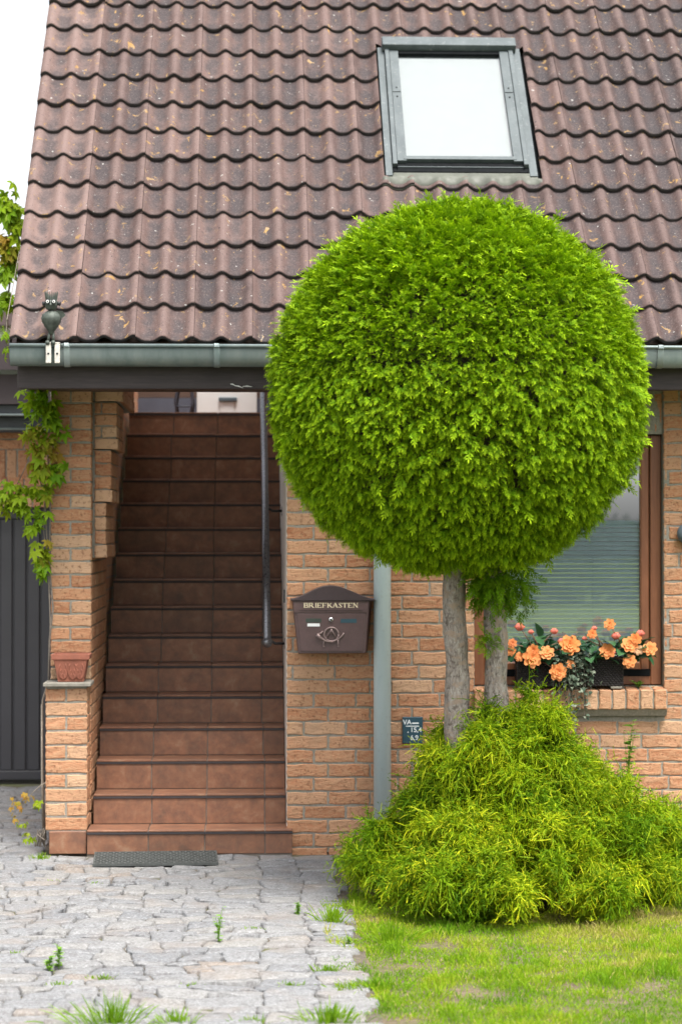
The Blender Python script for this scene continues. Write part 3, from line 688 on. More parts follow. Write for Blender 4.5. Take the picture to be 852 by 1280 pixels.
sm2.prismx([(-.002,sz-.112),(-.002,sz-.012),(.135,Z0-.006),(.30,Z0-.004),(.30,sz-.16),(.03,sz-.16)],OX0+.002,OX1+.008); sio=sm2.build('sill',M['mortar'],house)
while x<OX1+.0:
    wd=.072; zt0=sz; rr=random.random()
    o=Vector((x+.005,-.012,sz-.118)); brick(si,o,X_,Z_,-Y_,wd,.115,.02,rr)
    sdir=Vector((0,.135+.006,Z0-sz)).normalized(); nn=Vector((0,-sdir.z,sdir.y)); brick(si,Vector((x+.005,-.010,sz-.004)),X_,sdir,nn,wd,.125,.015,rr*.4); x+=.0828
si.build('sill_bricks',M['brick'],sio)
# right house side so that the building is closed
rs=MB(); rs.prismx([(.36,0),(3.6,0),(3.6,roofz(2.72)-1.2),(2.72,roofz(2.72,-.2)),(.36,roofz(.36,-.2))],5.2,5.4); rs.build('side_wall',M['brickwork'],house)

# ------------------------------------------------------------------ round lamp at the right edge
p=at(857,667,WY); t=thing('wall_lamp','round blue grey fitting on the brick wall right of the window','lamp',(p.x,WY,p.z))
b=MB(); b.tube([(p.x,WY+.003,p.z),(p.x,WY-.03,p.z)],.045,20); b.build('base',M['lamp'],t,True)
b=MB(); b.tube([(p.x,WY-.028,p.z),(p.x,WY-.05,p.z),(p.x,WY-.075,p.z),(p.x,WY-.085,p.z)],[.062,.066,.045,.01],24); b.build('shade',M['lamp'],t,True)

# ------------------------------------------------------------------ mailbox
MY=-.085
def MX(px,py,Y=MY): v=at(px,py,Y); return (v.x,v.z)
c0=at(414,780,WY); mbx=thing('mailbox','dark brown metal mailbox with arched lid and cream lettering on the brick wall','mailbox',(c0.x,WY,at(414,817,WY).z))
fo=[MX(366,750),MX(461,750),MX(456,816.5),MX(373,817)]; bk=[(fo[0][0]-.004,fo[0][1]),(fo[1][0]+.028,fo[1][1]),(fo[2][0]+.022,fo[2][1]),(fo[3][0]-.002,fo[3][1])]
b=MB(); vs_=[(x,MY,z) for x,z in fo]+[(x,WY,z) for x,z in bk]; b.add(vs_,[(0,1,2,3),(7,6,5,4),(0,4,5,1),(1,5,6,2),(2,6,7,3),(3,7,4,0)]); b.build('body',M['mail'],mbx,False,.004)
b=MB(); top=[]
for i in range(25):
    s=i/24; x=363.5+(468-363.5)*s; hgt=0
    a=abs(s-.47)/.47 if s<.47 else abs(s-.47)/.53
    hgt=16.5*(.5+.5*math.cos(math.pi*min(1,a)))**.85
    top.append(MX(x,748.5-hgt))
b.prism([MX(363.5,751)]+top+[MX(468,751)],MY-.012,WY); lid=b.build('lid',M['maildark'],mbx,False,.003)
b=MB(); b.prism([MX(366.5,752),MX(460.5,752),MX(459,765.5),MX(367.5,765.5)],MY-.006,MY); b.prism([MX(375,752.2),MX(453,752.2),MX(452,753),MX(376,753)],MY-.009,MY-.005); b.prism([MX(375,761),MX(453,761),MX(453,762.4),MX(375,762.4)],MY-.010,MY-.005); fl_=b.build('flap',M['mail'],mbx)
b=MB(); b.prism([MX(371,767),MX(457,767),MX(453,814),MX(376,814)],MY-.005,MY+.001); dr=b.build('door',M['mail'],mbx,False,.002)
# serif capitals built from strokes
GL={'B':[('v',.12),('h',0,.12,.6),('h',.5,.12,.6),('h',1,.12,.6),('c',.6,.5,1),('c',.65,0,.5)],'R':[('v',.12),('h',.5,.12,.6),('h',1,.12,.6),('c',.6,.5,1),('d',.4,.5,.8,0)],
 'I':[('v',.3)],'E':[('v',.12),('h',0,.12,.7),('h',.5,.12,.55),('h',1,.12,.7),('t',.7,0,.2),('t',.7,1,.8)],'F':[('v',.12),('h',.5,.12,.55),('h',1,.12,.7),('t',.7,1,.78)],
 'K':[('v',.12),('n',.2,.45,.7,1),('d',.3,.55,.8,0)],'A':[('n',.05,0,.4,1),('d',.4,1,.75,0),('h',.35,.18,.6)],
 'S':[('h',0,.1,.5),('h',1,.15,.5),('d',.13,.85,.58,.15),('t',.1,0,.25),('t',.58,1,.75)],'T':[('v',.35),('h',1,.0,.75),('t',.02,1,.75),('t',.73,1,.75)],
 'N':[('v2',.1),('v2',.72),('d',.1,1,.72,0)]}
WID={'B':.72,'R':.8,'I':.4,'E':.74,'F':.72,'K':.82,'A':.8,'S':.64,'T':.76,'N':.82}
def serif_text(mb,txt,x0,x1,z0,z1,y):
    H=z1-z0; tot=sum(WID[c]+.12 for c in txt)-.12; k=(x1-x0)/tot; th,tn=.15,.075
    def seg(a,b,wd):
        A=Vector((a[0],0,a[1])); B=Vector((b[0],0,b[1])); d=(B-A).normalized(); p=Vector((d.z,0,-d.x))*wd/2
        mb.add([A+p+Vector((0,y,0)),B+p+Vector((0,y,0)),B-p+Vector((0,y,0)),A-p+Vector((0,y,0))],[(0,1,2,3)])
    x=x0; layer=0
    for ch in txt:
        P=lambda u,v: (x+u*k,z0+v*H)
        ser=[]
        for st in GL[ch]:
            if st[0]=='v': seg(P(st[1],0),P(st[1],1),th*k); ser+=[(st[1],0),(st[1],1)]
            elif st[0]=='v2': seg(P(st[1],0),P(st[1],1),tn*k); ser+=[(st[1],0),(st[1],1)]
            elif st[0]=='h': seg(P(st[2],st[1]*.92+.04),P(st[3],st[1]*.92+.04),.085*H)
            elif st[0]=='c':
                pts=[(st[1]-.12,st[3]-.04),(st[1]+.02,st[3]-.12),(st[1]+.03,(st[2]+st[3])/2),(st[1]+.02,st[2]+.12),(st[1]-.12,st[2]+.04)]
                for a,b_ in zip(pts[:-1],pts[1:]): seg(P(*a),P(*b_),th*k*.85)
            elif st[0]=='d': seg(P(st[1],st[2]),P(st[3],st[4]),th*k); 
            elif st[0]=='n': seg(P(st[1],st[2]),P(st[3],st[4]),tn*k)
            elif st[0]=='t': seg(P(st[1],st[2]),P(st[1],st[3]),tn*k)
        if ch=='A': ser+=[(.05,0),(.75,0)]
        if ch in 'KR': ser+=[(.78,0)]
        for u,v in ser: seg(P(u-.14,.03 if v==0 else .97),P(u+.14,.03 if v==0 else .97),.06*H)
        x+=(WID[ch]+.12)*k
b=MB(); (xa,za),(xb,zb_)=MX(379.5,759.5),MX(447,753.6); serif_text(b,'BRIEFKASTEN',xa,xb,za,zb_,MY-.0085)
for i in range(0,len(b.V),4):
    for j in range(4): b.V[i+j]=(b.V[i+j][0],b.V[i+j][1]-.00002*(i/4%7),b.V[i+j][2])
b.build('lettering',M['gold'],fl_)
b=MB(); c_=MX(413.4,774.3); b.tube([(c_[0],MY-.004,c_[1]),(c_[0],MY-.012,c_[1])],.013,18); b.tube([(c_[0],MY-.012,c_[1]),(c_[0],MY-.0135,c_[1])],.006,12,m=1); b.build('lock',[M['steel'],M['black']],dr,True)
b=MB(); q=[MX(382,773),MX(401.5,773),MX(401.5,778),MX(382,778)]; b.prism(q,MY-.0065,MY-.004,m=0); b.build('name_slot',M['greenplate'],dr)
b=MB(); q=[MX(384,779.3),MX(399.5,779.3),MX(399.5,783),MX(384,783)]; b.prism(q,MY-.0068,MY-.004); b.build('name_label',M['paper'],dr)
b=MB(); q=[MX(425.5,773.5),MX(445.5,773.5),MX(445.5,778.5),MX(425.5,778.5)]; b.prism(q,MY-.0065,MY-.004); b.build('newspaper_slot',M['sign'],dr)
b=MB()
def ML(px,py,dy_=-.009): v=at(px,py,MY); return (v.x,MY+dy_,v.z)
ring=[ML(414+9.0*math.cos(a),793+8.6*math.sin(a)) for a in [2*math.pi*i/28 for i in range(29)]]; b.tube(ring,.0052,8)
b.tube([ML(396,793),ML(400,797),ML(407,801.5),ML(415,802.5),ML(422,799.5),ML(428,794),ML(429.5,791)],[.013,.009,.0065,.0055,.005,.0045,.005],8)
b.tube([ML(396,793),ML(401,791.5),ML(403.5,788.5)],[.006,.006,.003],6)
for x in (404.5,422.5): b.tube([ML(x,800),ML(x-.3,805),ML(x,807.5)],[.004,.003,.0035],6); p=ML(x,808); b.lathe([(.001,-.006),(.006,0),(.001,.006)],p,10)
b.tube([ML(408,797.5),ML(414,786.5),ML(420,797.5)],.0042,6); b.tube([ML(414,786),ML(414,793)],.0042,6)
b.build('horn_emblem',M['horn'],dr,True)

# ------------------------------------------------------------------ meter sign
def text_mesh(name,body,px,py,Y,size,mat,parent):
    cu=bpy.data.curves.new(name,'FONT'); cu.body=body; cu.size=size; cu.extrude=.0006; cu.align_x='CENTER'; cu.align_y='CENTER'; cu.offset=size*.012
    tmp=bpy.data.objects.new('tmp',cu); C.objects.link(tmp); bpy.context.view_layer.update()
    me=bpy.data.meshes.new_from_object(tmp.evaluated_get(bpy.context.evaluated_depsgraph_get())); bpy.data.objects.remove(tmp)
    p=at(px,py,Y); me.transform(Matrix.Translation((p.x,Y,p.z))@Matrix.Rotation(math.pi/2,4,'X')); me.materials.clear(); me.materials.append(mat)
    o=bpy.data.objects.new(name,me); C.objects.link(o); o.parent=parent; o.matrix_parent_inverse=parent_mat(parent).inverted(); return o
p0,p1=at(502.5,896,WY),at(528,929,WY); t=thing('water_sign','small dark blue plate with white figures on the brick wall right of the downpipe','sign',((p0.x+p1.x)/2,WY,p1.z))
b=MB(); b.bbox(p0.x,p1.x,WY-.014,WY-.001,p1.z,p0.z,.003); b.build('plate',M['sign'],t)
SY=WY-.0145
text_mesh('lettering','VA',508.5,903,SY,.040,M['signwhite'],t); text_mesh('lettering','15,4',519.5,912.5,SY,.040,M['signwhite'],t); text_mesh('lettering','6,9',517.5,922.5,SY,.040,M['signwhite'],t)
b=MB(); q0,q1=at(507,907.2,SY),at(523.5,908.2,SY); b.box(q0.x,q1.x,SY-.0008,SY,q1.z,q0.z); q0,q1=at(514.5,903.2,SY),at(523,904.8,SY); b.box(q0.x,q1.x,SY-.0008,SY,q1.z,q0.z); q0,q1=at(509,914.5,SY),at(510.2,916,SY); b.box(q0.x,q1.x,SY-.0008,SY,q1.z,q0.z); b.build('rule',M['signwhite'],t)

# ------------------------------------------------------------------ terracotta pot on the ledge
pl,pr_=at(65,830,.05).x,at(111,830,.05).x; pc=(pl+pr_)/2; pz=1.017; pyc=.155
t=thing('plant_pot','empty square terracotta pot with leaf relief on the pillar ledge','pot',(pc,pyc,pz))
def sq(hw,z,k=.8): 
    return [(pc+hw*sx,pyc+min(hw,.105)*k*sy*1.1,z) for sx,sy in ((-1,-1),(1,-1),(1,1),(-1,1))]
b=MB(); prof=[(.076,pz),(.098,pz+.128),(.112,pz+.134),(.115,pz+.160),(.112,pz+.166),(.098,pz+.164),(.088,pz+.10)]
vs_=[v for hw,z in prof for v in sq(hw,z)]; fs=[(i*4+k,i*4+(k+1)%4,(i+1)*4+(k+1)%4,(i+1)*4+k) for i in range(len(prof)-1) for k in range(4)]+[(3,2,1,0),(24,25,26,27)]
b.add(vs_,fs); pot=b.build('pot',M['terra'],t,False,.004)
b=MB()
def PF(x,z):   # point on the sloping front face
    hw=.076+(.098-.076)*(z/.128); return (pc+x,pyc-min(hw,.105)*.88,pz+z)
for cx_ in (-.045,.012,.055):
    for sgn in (-1,1):
        for k,(w_,h_) in enumerate(((.030,.095),(.020,.062),(.011,.036))):
            pts=[PF(cx_+sgn*w_*math.sin(th)*.8,.014+h_*(1-math.cos(th))*.55) for th in [i*.42 for i in range(7)]]
            b.tube(pts,[.003,.005,.006,.006,.005,.0045,.003],6)
b.build('relief',M['terra'],pot,True)

# ------------------------------------------------------------------ bird ornament on the gutter rim
bx=at(64,400,-.47).x; by=-.476; bz=GZT
def BP(px,py): v=at(px,py,by); return Vector((v.x,by,v.z))
t=thing('bird_figure','weathered metal bird figure with spiky crest clamped to the gutter','ornament',(bx,by,bz))
c=BP(64.5,400); b=MB(); b.lathe([(.012,-.085),(.020,-.060),(.038,-.040),(.052,-.012),(.056,.010),(.050,.030),(.034,.046),(.012,.054)],c,22)
for k in range(11):
    th=2*math.pi*k/11; pts=[c+Vector((r_*1.01*math.cos(th),r_*1.01*math.sin(th),z)) for r_,z in ((.020,-.060),(.052,-.012),(.056,.010),(.050,.030),(.020,.052))]; b.tube(pts,.0022,5)
body=b.build('body',M['verdigris'],t,True)
c=BP(64.5,381); b=MB(); b.lathe([(.014,-.034),(.030,-.026),(.036,-.005),(.037,.018),(.030,.026),(.012,.030)],c,20); b.tube([c+Vector((0,-.034,.004)),c+Vector((0,-.062,-.008))],[.011,.002],8); hd=b.build('head',M['verdigris'],t,True)
b=MB(); random.seed(3)
for k in range(18):
    th=2*math.pi*k/18; p=c+Vector((.028*math.cos(th),.028*math.sin(th),.022)); b.tube([p,p+Vector((.010*math.cos(th),.010*math.sin(th),.045+.012*random.random()))],[.0045,.0015],5)
b.build('crest',M['verdigris'],hd)
for s in (-1,1):
    b=MB(); e=c+Vector((s*.018,-.034,.014)); b.tube([e,e+Vector((0,-.012,0))],.0135,14); eo=b.build('eye',M['black'],hd,True)
    b=MB(); b.tube([e+Vector((0,-.012,0)),e+Vector((0,-.014,0))],.0085,12); b.tube([e+Vector((0,-.013,0)),e+Vector((0,-.0155,0))],.004,10,m=1); b.build('eyeball',[M['eyewhite'],M['black']],eo)
    b=MB(); b.tube([c+Vector((s*.036,0,.008)),c+Vector((s*.050,-.004,.006))],[.010,.014],10); b.build('ear',M['black'],hd,True)
p=BP(72,393); b=MB(); b.add([p+Vector(v) for v in ((-.02,0,.0),(-.005,-.008,.022),(.03,-.012,.018),(.048,-.008,-.004),(.030,-.004,-.022),(0,0,-.02))],[(0,1,2,3,4,5)]); wo_=b.build('wing',M['verdigris'],t); wo_.modifiers.new('thickness','SOLIDIFY').thickness=.004
p=BP(57,396); b=MB(); b.tube([p,p+Vector((-.022,-.005,-.012))],[.006,.008],8); b.build('wing',M['verdigris'],t)
for px in (61,68):
    a,e=BP(64.5+(px-64.5)*.6,416),BP(px-.8,428); b=MB(); b.tube([a,e],[.009,.008],8); b.tube([e+Vector((0,.03,.0)),e+Vector((0,-.028,-.004))],[.008,.014],8); lg=b.build('leg',M['verdigris'],t,True)
for px in (61.3,72.2):
    x=at(px,440,by).x; b=MB(); b.bbox(x-.0155,x+.0155,cy-hw-.026,cy-hw-.016,GZT-.105,GZT+.008,.003); b.bbox(x-.0155,x+.0155,cy-hw-.026,cy-hw+.03,GZT+.0085,GZT+.015,.002); b.bbox(x-.006,x+.006,cy-hw-.029,cy-hw-.0255,GZT-.055,GZT-.045,.001,m=1); b.build('clamp',[M['offwhite'],M['black']],t)

# ------------------------------------------------------------------ doormat
A_,B_=at(129,1073,-.30),at(272,1068.5,-.27); mc=Vector((.40,-.245,.012)); t=thing('doormat','grey honeycomb rubber doormat on the paving before the lowest step','doormat',mc)
b=MB(); L_,D_=.70,.40; nx,ny=20,9; rot=Matrix.Rotation(R(2.5),4,'Z')@Matrix.Rotation(R(1.2),4,'X')
def mbox(x0,x1,y0,y1,z0,z1,m=0):
    c=[rot@Vector((x,y,z))+mc for z in (z0,z1) for x,y in ((x0,y0),(x1,y0),(x1,y1),(x0,y1))]; b.add(c,[(0,3,2,1),(4,5,6,7),(0,1,5,4),(1,2,6,5),(2,3,7,6),(3,0,4,7)],.5,m)
mbox(-L_/2,L_/2,-D_/2,D_/2,-.006,.001,1)
for i in range(nx+1):
    x=-L_/2+L_*i/nx
    for j in range(ny):
        y=-D_/2+D_*j/ny; s=.5*L_/nx if j%2 else 0
        if -L_/2<=x+s<=L_/2: mbox(x+s-.005,x+s+.005,y,y+D_/ny,.001,.0085)
for j in range(ny+1): mbox(-L_/2,L_/2,-D_/2+D_*j/ny-.006,-D_/2+D_*j/ny+.006,.001,.0088)
mbox(-L_/2-.008,-L_/2,-D_/2-.008,D_/2+.008,-.006,.0095); mbox(L_/2,L_/2+.008,-D_/2-.008,D_/2+.008,-.006,.0095); mbox(-L_/2,L_/2,-D_/2-.008,-D_/2,-.006,.0095); mbox(-L_/2,L_/2,D_/2,D_/2+.008,-.006,.0095)
b.build('mat',[M['rubber'],M['black']],t)

# ------------------------------------------------------------------ on the landing
lz=2.847; p0,p1=at(246,517,4.75).x,at(321,517,4.75).x
t=thing('storage_box','white plastic storage box with a dark clip handle at the top of the stairs','box',((p0+p1)/2,4.9,lz))
b=MB(); poly=[]
for (cx_,cz,r_,a0_) in ((p1-.01,lz+.01,.01,-90),(p1-.012,lz+.36,.012,0),(p0+.05,lz+.32,.05,90),(p0+.02,lz+.02,.02,180)):
    for k in range(5): th=R(a0_+90*k/4); poly.append((cx_+r_*math.cos(th),cz+r_*math.sin(th)))
b.prism(poly,4.75,5.15); bo=b.build('body',M['white'],t,False,.006)
hp=at(285,500,4.75); b=MB(); b.bbox(hp.x-.075,hp.x+.075,4.722,4.752,hp.z-.012,hp.z+.022,.006,m=0); b.build('clip_handle',M['lamp'],t)
b=MB(); b.bbox(hp.x-.060,hp.x+.050,4.742,4.752,lz+.01,hp.z-.015,.004); b.build('recess',M['white'],t)
t=thing('garden_chair','dark iron garden chair with curved legs at the top of the stairs','chair',(.42,4.95,lz))
ca,cbx=at(219,505,4.7).x,at(241,505,4.7).x
for xx,s in ((ca,-1),(cbx,1)):
    for yy in (4.7,5.1):
        b=MB(); b.tube([(xx-s*.02,yy,lz),(xx-s*.0,yy,lz+.12),(xx-s*.02,yy,lz+.25),(xx-s*.0,yy,lz+.44)],.010,8); b.build('leg',M['bluegrey'],t,True)
b=MB(); b.tube([(ca,4.7,at(230,508,4.7).z),(cbx,4.7,at(230,508,4.7).z)],.007,8); b.build('stretcher',M['bluegrey'],t,True)
b=MB(); b.bbox(ca-.12,cbx+.03,4.68,5.12,lz+.43,lz+.455,.008); b.build('seat',M['bluegrey'],t)
b=MB(); b.tube([(ca-.1,5.11,lz+.45),(ca-.1,5.16,lz+.85),(ca+.05,5.17,lz+.92),(cbx,5.16,lz+.85),(cbx+.01,5.11,lz+.45)],.011,8); b.build('backrest',M['bluegrey'],t,True)

# ------------------------------------------------------------------ garage on the left, neighbour behind
GY=3.7; t=thing('garage','low brick garage with anthracite ribbed door and brown fascia left of the house','garage',(-2,GY,0))
def gz(py,Y): return at(10,py,Y).z
dT=gz(634,GY+.12); GX1_=-.27
b=MB(); b.box(-4.6,-3.9,GY+.01,GY+.3,0,gz(540,GY)); b.box(-3.9,GX1_,GY+.01,GY+.3,dT,gz(540,GY)); b.box(-.52,GX1_,GY+.01,GY+.3,0,dT); b.box(-4.6,-4.4,GY+.3,GY+6,0,2.7); b.box(GX1_-.2,GX1_,GY+.3,GY+6,0,2.7); gw=b.build('wall',M['mortar'],t)
b=MB(); zs1=gz(599,GY); zs2=gz(562,GY)
brick_field(b,(-3.9,GY,dT-.005),X_,Z_,-Y_,3.9+GX1_,zs1-dT,.0798)
x=-3.9
while x<GX1_-.05: brick(b,(x,GY,zs1+.004),X_,Z_,-Y_,.07,zs2-zs1-.008,.02); x+=.0833
brick_field(b,(-3.9,GY,zs2),X_,Z_,-Y_,3.9+GX1_,gz(540,GY)-zs2,.0798); brick_field(b,(-.52,GY,0),X_,Z_,-Y_,.25,dT,.0798); brick_field(b,(-4.6,GY,0),X_,Z_,-Y_,.7,2.6,.0798)
b.build('wall_bricks',M['brick'],gw)
b=MB(); b.box(-3.9,-.52,GY+.14,GY+.18,.02,dT); x=-3.88
while x<-.56: b.bbox(x+.005,x+.095,GY+.118,GY+.141,.09,dT-.09,.006); x+=.104
b.bbox(-3.9,-.52,GY+.11,GY+.139,.02,.088,.004); b.bbox(-3.9,-.52,GY+.11,GY+.139,dT-.088,dT,.004); b.build('door',M['anth'],t)
b=MB(); FYg=3.35; b.box(-4.8,GX1_-.02,FYg,FYg+.05,gz(505,FYg),gz(468,FYg)); b.box(-4.8,GX1_-.02,FYg-.12,FYg-.05,gz(462,FYg-.12),gz(422,FYg-.12)); b.box(-4.8,GX1_-.02,FYg-.05,GY+6,gz(462,FYg)+.01,gz(430,FYg)); b.build('fascia',M['gfascia'],t)
b=MB(); b.bbox(-4.8,GX1_-.02,FYg+.06,FYg+.20,gz(518,FYg+.06),gz(505,FYg+.06),.01); b.bbox(-4.8,GX1_-.02,FYg+.20,GY-.01,gz(540,FYg+.2),gz(520,FYg+.2),.01); b.tube([(-4.8,FYg+.05,gz(518,FYg)),(GX1_-.02,FYg+.05,gz(518,FYg))],.010,8,m=1); b.tube([(-4.8,FYg+.19,gz(536,FYg+.2)),(GX1_-.02,FYg+.19,gz(536,FYg+.2))],.010,8,m=1); b.build('gutter',[M['gmetal'],M['gutter']],t,False)
NY=16.0; t=thing('neighbour_house','white house with a low brown roof far behind the garage','house',(-4,NY,0))
b=MB(); b.box(-9,-1.2,NY,NY+6,0,gz(407,NY)); b.build('wall',M['white'],t)
b=MB(); z_=gz(407,NY-.3); b.prismx([(NY-.35,z_),(NY-.35,gz(388,NY-.35)),(NY+3,gz(388,NY-.35)+.3),(NY+6.4,z_+.1),(NY+6.4,z_)],-9.3,-1.0); b.build('roof',M['nroof'],t)

# ------------------------------------------------------------------ plants: shared geometry
def frames(d,roll):
    """orthonormal frames (d, l, n) for direction array d"""
    d=d/np.linalg.norm(d,axis=1,keepdims=True); ref=np.tile([0,0,1.0],(len(d),1)); bad=np.abs(d[:,2])>.95; ref[bad]=[1,0,0]
    l=np.cross(ref,d); l/=np.linalg.norm(l,axis=1,keepdims=True); n=np.cross(d,l)
    c,s=np.cos(roll)[:,None],np.sin(roll)[:,None]; return d,l*c+n*s,n*c-l*s
def instance(tv,tf,pos,d,roll,scale,rnd,ttip,tipgain=1.0):
    d,l,n=frames(d,roll); V=pos[:,None,:]+scale[:,None,None]*(tv[None,:,0:1]*d[:,None,:]+tv[None,:,1:2]*l[:,None,:]+tv[None,:,2:3]*n[:,None,:])
    N,K=len(pos),len(tv); F=tf[None,:,:]+(np.arange(N)*K)[:,None,None]
    A=np.repeat(rnd,len(tf)); T=np.tile(ttip,N)*tipgain
    return V.reshape(-1,3),F.reshape(-1,tf.shape[1]),A,T
def merge(parts):
    V,F,A,T=[],[],[],[]; o=0
    for v,f,a,t in parts: V.append(v); F.append(f+o); A.append(a); T.append(t); o+=len(v)
    return np.concatenate(V),np.concatenate(F),np.concatenate(A),np.concatenate(T)
def vnoise(P,scale,seed=0):
    """smooth value noise in numpy"""
    P=P*scale+seed*17.3; i=np.floor(P).astype(int); f=P-i; f=f*f*(3-2*f); r=0
    def h(a): 
        n=(a[:,0]*374761393+a[:,1]*668265263+(a[:,2]*2147483647 if a.shape[1]>2 else 0)+seed*974711)&0xffffffff; n=((n^(n>>13))*1274126177)&0xffffffff; return ((n^(n>>16))&0xffff)/65535.0
    dim=P.shape[1]; out=np.zeros(len(P))
    for c in range(2**dim):
        o=np.array([(c>>k)&1 for k in range(dim)]); wgt=np.prod(np.where(o,f,1-f),axis=1); out+=wgt*h(i+o)
    return out
def spray_template():
    """flat scaly spray: a rib with alternating, slightly curled side twigs"""
    V,F,T=[],[],[]
    def rh(bx_,by_,ang,L,wd,tip,zc):
        c,s=math.cos(ang),math.sin(ang); o=len(V)
        for x,y,z in ((0,0,0),(0,0,0),(.62*L,wd/2,zc*.4),(L,0,zc),(.62*L,-wd/2,zc*.4)):
            X=bx_+x*c-y*s; Y=by_+x*s+y*c; V.append((X,Y,z-.30*X*X))
        F.append((o,o+2,o+3,o+4)); T.append(tip)
    for k in range(2): rh(k*.42,0,0,.50,.055,.2+.4*k,0)
    rh(.80,0,0,.30,.075,1,-.05)
    for k in range(6):
        x=.08+.135*k; L=.44*(1-.50*(k/6)); sg=1 if k%2 else -1
        for s in (sg,-sg):
            xx=x+(.055 if s!=sg else 0); an=s*R(44+6*math.sin(k*2.1)); rh(xx,0,an,L,.075,.3+.10*k,.10*math.sin(k*1.7+s))
            if k<4: rh(xx+L*.45*math.cos(an),L*.45*math.sin(an),an-s*R(38),L*.42,.065,.4+.10*k,.05)
    return np.array(V),np.array(F),np.array(T)
SPV,SPF,SPT=spray_template()

# ------------------------------------------------------------------ the clipped topiary tree
TC=Vector((2.024,-1.65,2.655)); TA,TB,TZ=.985,.95,.978
tree=thing('topiary_tree','bright green conifer clipped to a ball on two bare trunks before the house','tree',(2.1,-1.65,0))
def ball_dir(N):
    u=RNG.normal(size=(N,3)); return u/np.linalg.norm(u,axis=1,keepdims=True)
def ball_surf(u):
    """superellipsoid radius, flatter underneath"""
    p=np.where(u[:,2]<0,2.14,2.0); ax=np.array([TA,TB,TZ]); q=(np.abs(u/ax)**p[:,None]).sum(1)**(-1/p)
    q*=1+.028*(vnoise(u*3.0+5,1.6,2)-.5)+.022*(vnoise(u*7+9,1.6,5)-.5); return q
def crown():
    N=104000; u=ball_dir(N); q=ball_surf(u); nrm=u/np.array([TA,TB,TZ])**2; nrm/=np.linalg.norm(nrm,axis=1,keepdims=True)
    dep=RNG.random(N)**1.5*.11; cl_=vnoise(u*12+3,1.6,31)*.47+.03*RNG.random(N)+vnoise(u*26+3,1.6,32)*.5; dep+=.10*np.clip(.55-cl_,0,1)/.3
    pos=np.array(TC)+u*q[:,None]-nrm*(dep+.022)[:,None]
    d=nrm*.60+RNG.normal(size=(N,3))*.50+np.array([0,0,.14])*(u[:,2:3]>.1)+np.array([0,0,-.38])*(u[:,2:3]<.1)
    sc=RNG.uniform(.030,.056,N)
    sc*=1+.35*(u[:,2]>.55)*RNG.random(N)
    long=RNG.random(N)<.008+.022*(u[:,2]>.45); sc[long]*=2.0; d[long]+=nrm[long]*.7; dep[long]*=.2
    rnd=np.clip(.5+.55*(vnoise(u*4+3,2.2,3)-.5)+RNG.normal(size=N)*.22,0,1); brown=RNG.random(N)<.006
    kp=cl_>.315; u,pos,d,sc,rnd,N=u[kp],pos[kp],d[kp],sc[kp],rnd[kp],int(kp.sum())
    P=[instance(SPV,SPF,pos,d,RNG.uniform(-1,1,N)*.85,sc,rnd,SPT**1.7,.95)]
    # loose skirt round the right trunk below the ball
    n2=420; c=np.array([2.228,-1.65,1.66]); q=RNG.normal(size=(n2,3))*np.array([.075,.075,.07]); p=c+q; d=q*6+np.array([0,0,-.7])+RNG.normal(size=(n2,3))*.3
    P.append(instance(SPV,SPF,p,d,RNG.uniform(-1.5,1.5,n2),RNG.uniform(.06,.09,n2),RNG.random(n2)*.5,SPT,.3))
    V,F,A,T=merge(P); return build_np('crown',V,F,M['thuja'],tree,{'rnd':A,'tip':T})
cr=crown()
# inner mass of twigs
u=[];f_=[]; nu,nv=40,24
for j in range(nv+1):
    for i in range(nu):
        th=math.pi*j/nv; ph=2*math.pi*i/nu; u.append((math.sin(th)*math.cos(ph),math.sin(th)*math.sin(ph),math.cos(th)))
u=np.array(u); q=ball_surf(u)-.20+.03*(vnoise(u*6+2,2,8)-.5); V=np.array(TC)+u*q[:,None]
f_=[(j*nu+i,j*nu+(i+1)%nu,(j+1)*nu+(i+1)%nu,(j+1)*nu+i) for j in range(nv) for i in range(nu)]
build_np('branches',V,f_,M['twig'],tree,None,True)
def trunk(pts,rs):
    b=MB(); P=[]; Rr=[]
    for k in range(29):
        t=k/28*(len(pts)-1); i=min(int(t),len(pts)-2); f=t-i; p=Vector(pts[i]).lerp(Vector(pts[i+1]),f); P.append(p+Vector((.004*math.sin(k*1.1),0,0))); Rr.append((rs[i]*(1-f)+rs[i+1]*f)*(1+.04*math.sin(k*2.3)+.03*math.sin(k*.9)))
    b.tube(P,Rr,20); n=len(b.V); 
    b.V=[(x+.0045*math.sin(13*math.atan2(y+1.65,x-2.1)+z*9),y+.004*math.sin(z*31+x*50),z) for x,y,z in b.V]
    return b.build('trunk',M['bark'],tree,True)
x1=at(571,880,-1.65).x; x1t=at(566,700,-1.65).x; x2=at(621,860,-1.65).x; x2t=at(619,740,-1.65).x
trunk([(x1+.02,-1.66,-.03),(x1+.005,-1.65,.9),(x1t,-1.65,1.75),(x1t+.02,-1.65,2.3)],[.082,.066,.052,.042]); trunk([(x2+.01,-1.63,-.03),(x2,-1.63,1.1),(x2t,-1.64,1.6),(x2t-.03,-1.65,2.3)],[.074,.060,.054,.042])
n2=46; c=np.array(at(609,800,-1.74)); q=RNG.normal(size=(n2,3))*np.array([.022,.02,.022]); d=q*12+RNG.normal(size=(n2,3))*.5+np.array([0,-.5,0]); v,f,a,t_=instance(SPV,SPF,c+q,d,RNG.uniform(-1.5,1.5,n2),RNG.uniform(.04,.07,n2),RNG.random(n2),SPT,.5); build_np('sprout',v,f,M['thuja'],tree,{'rnd':a,'tip':t_})

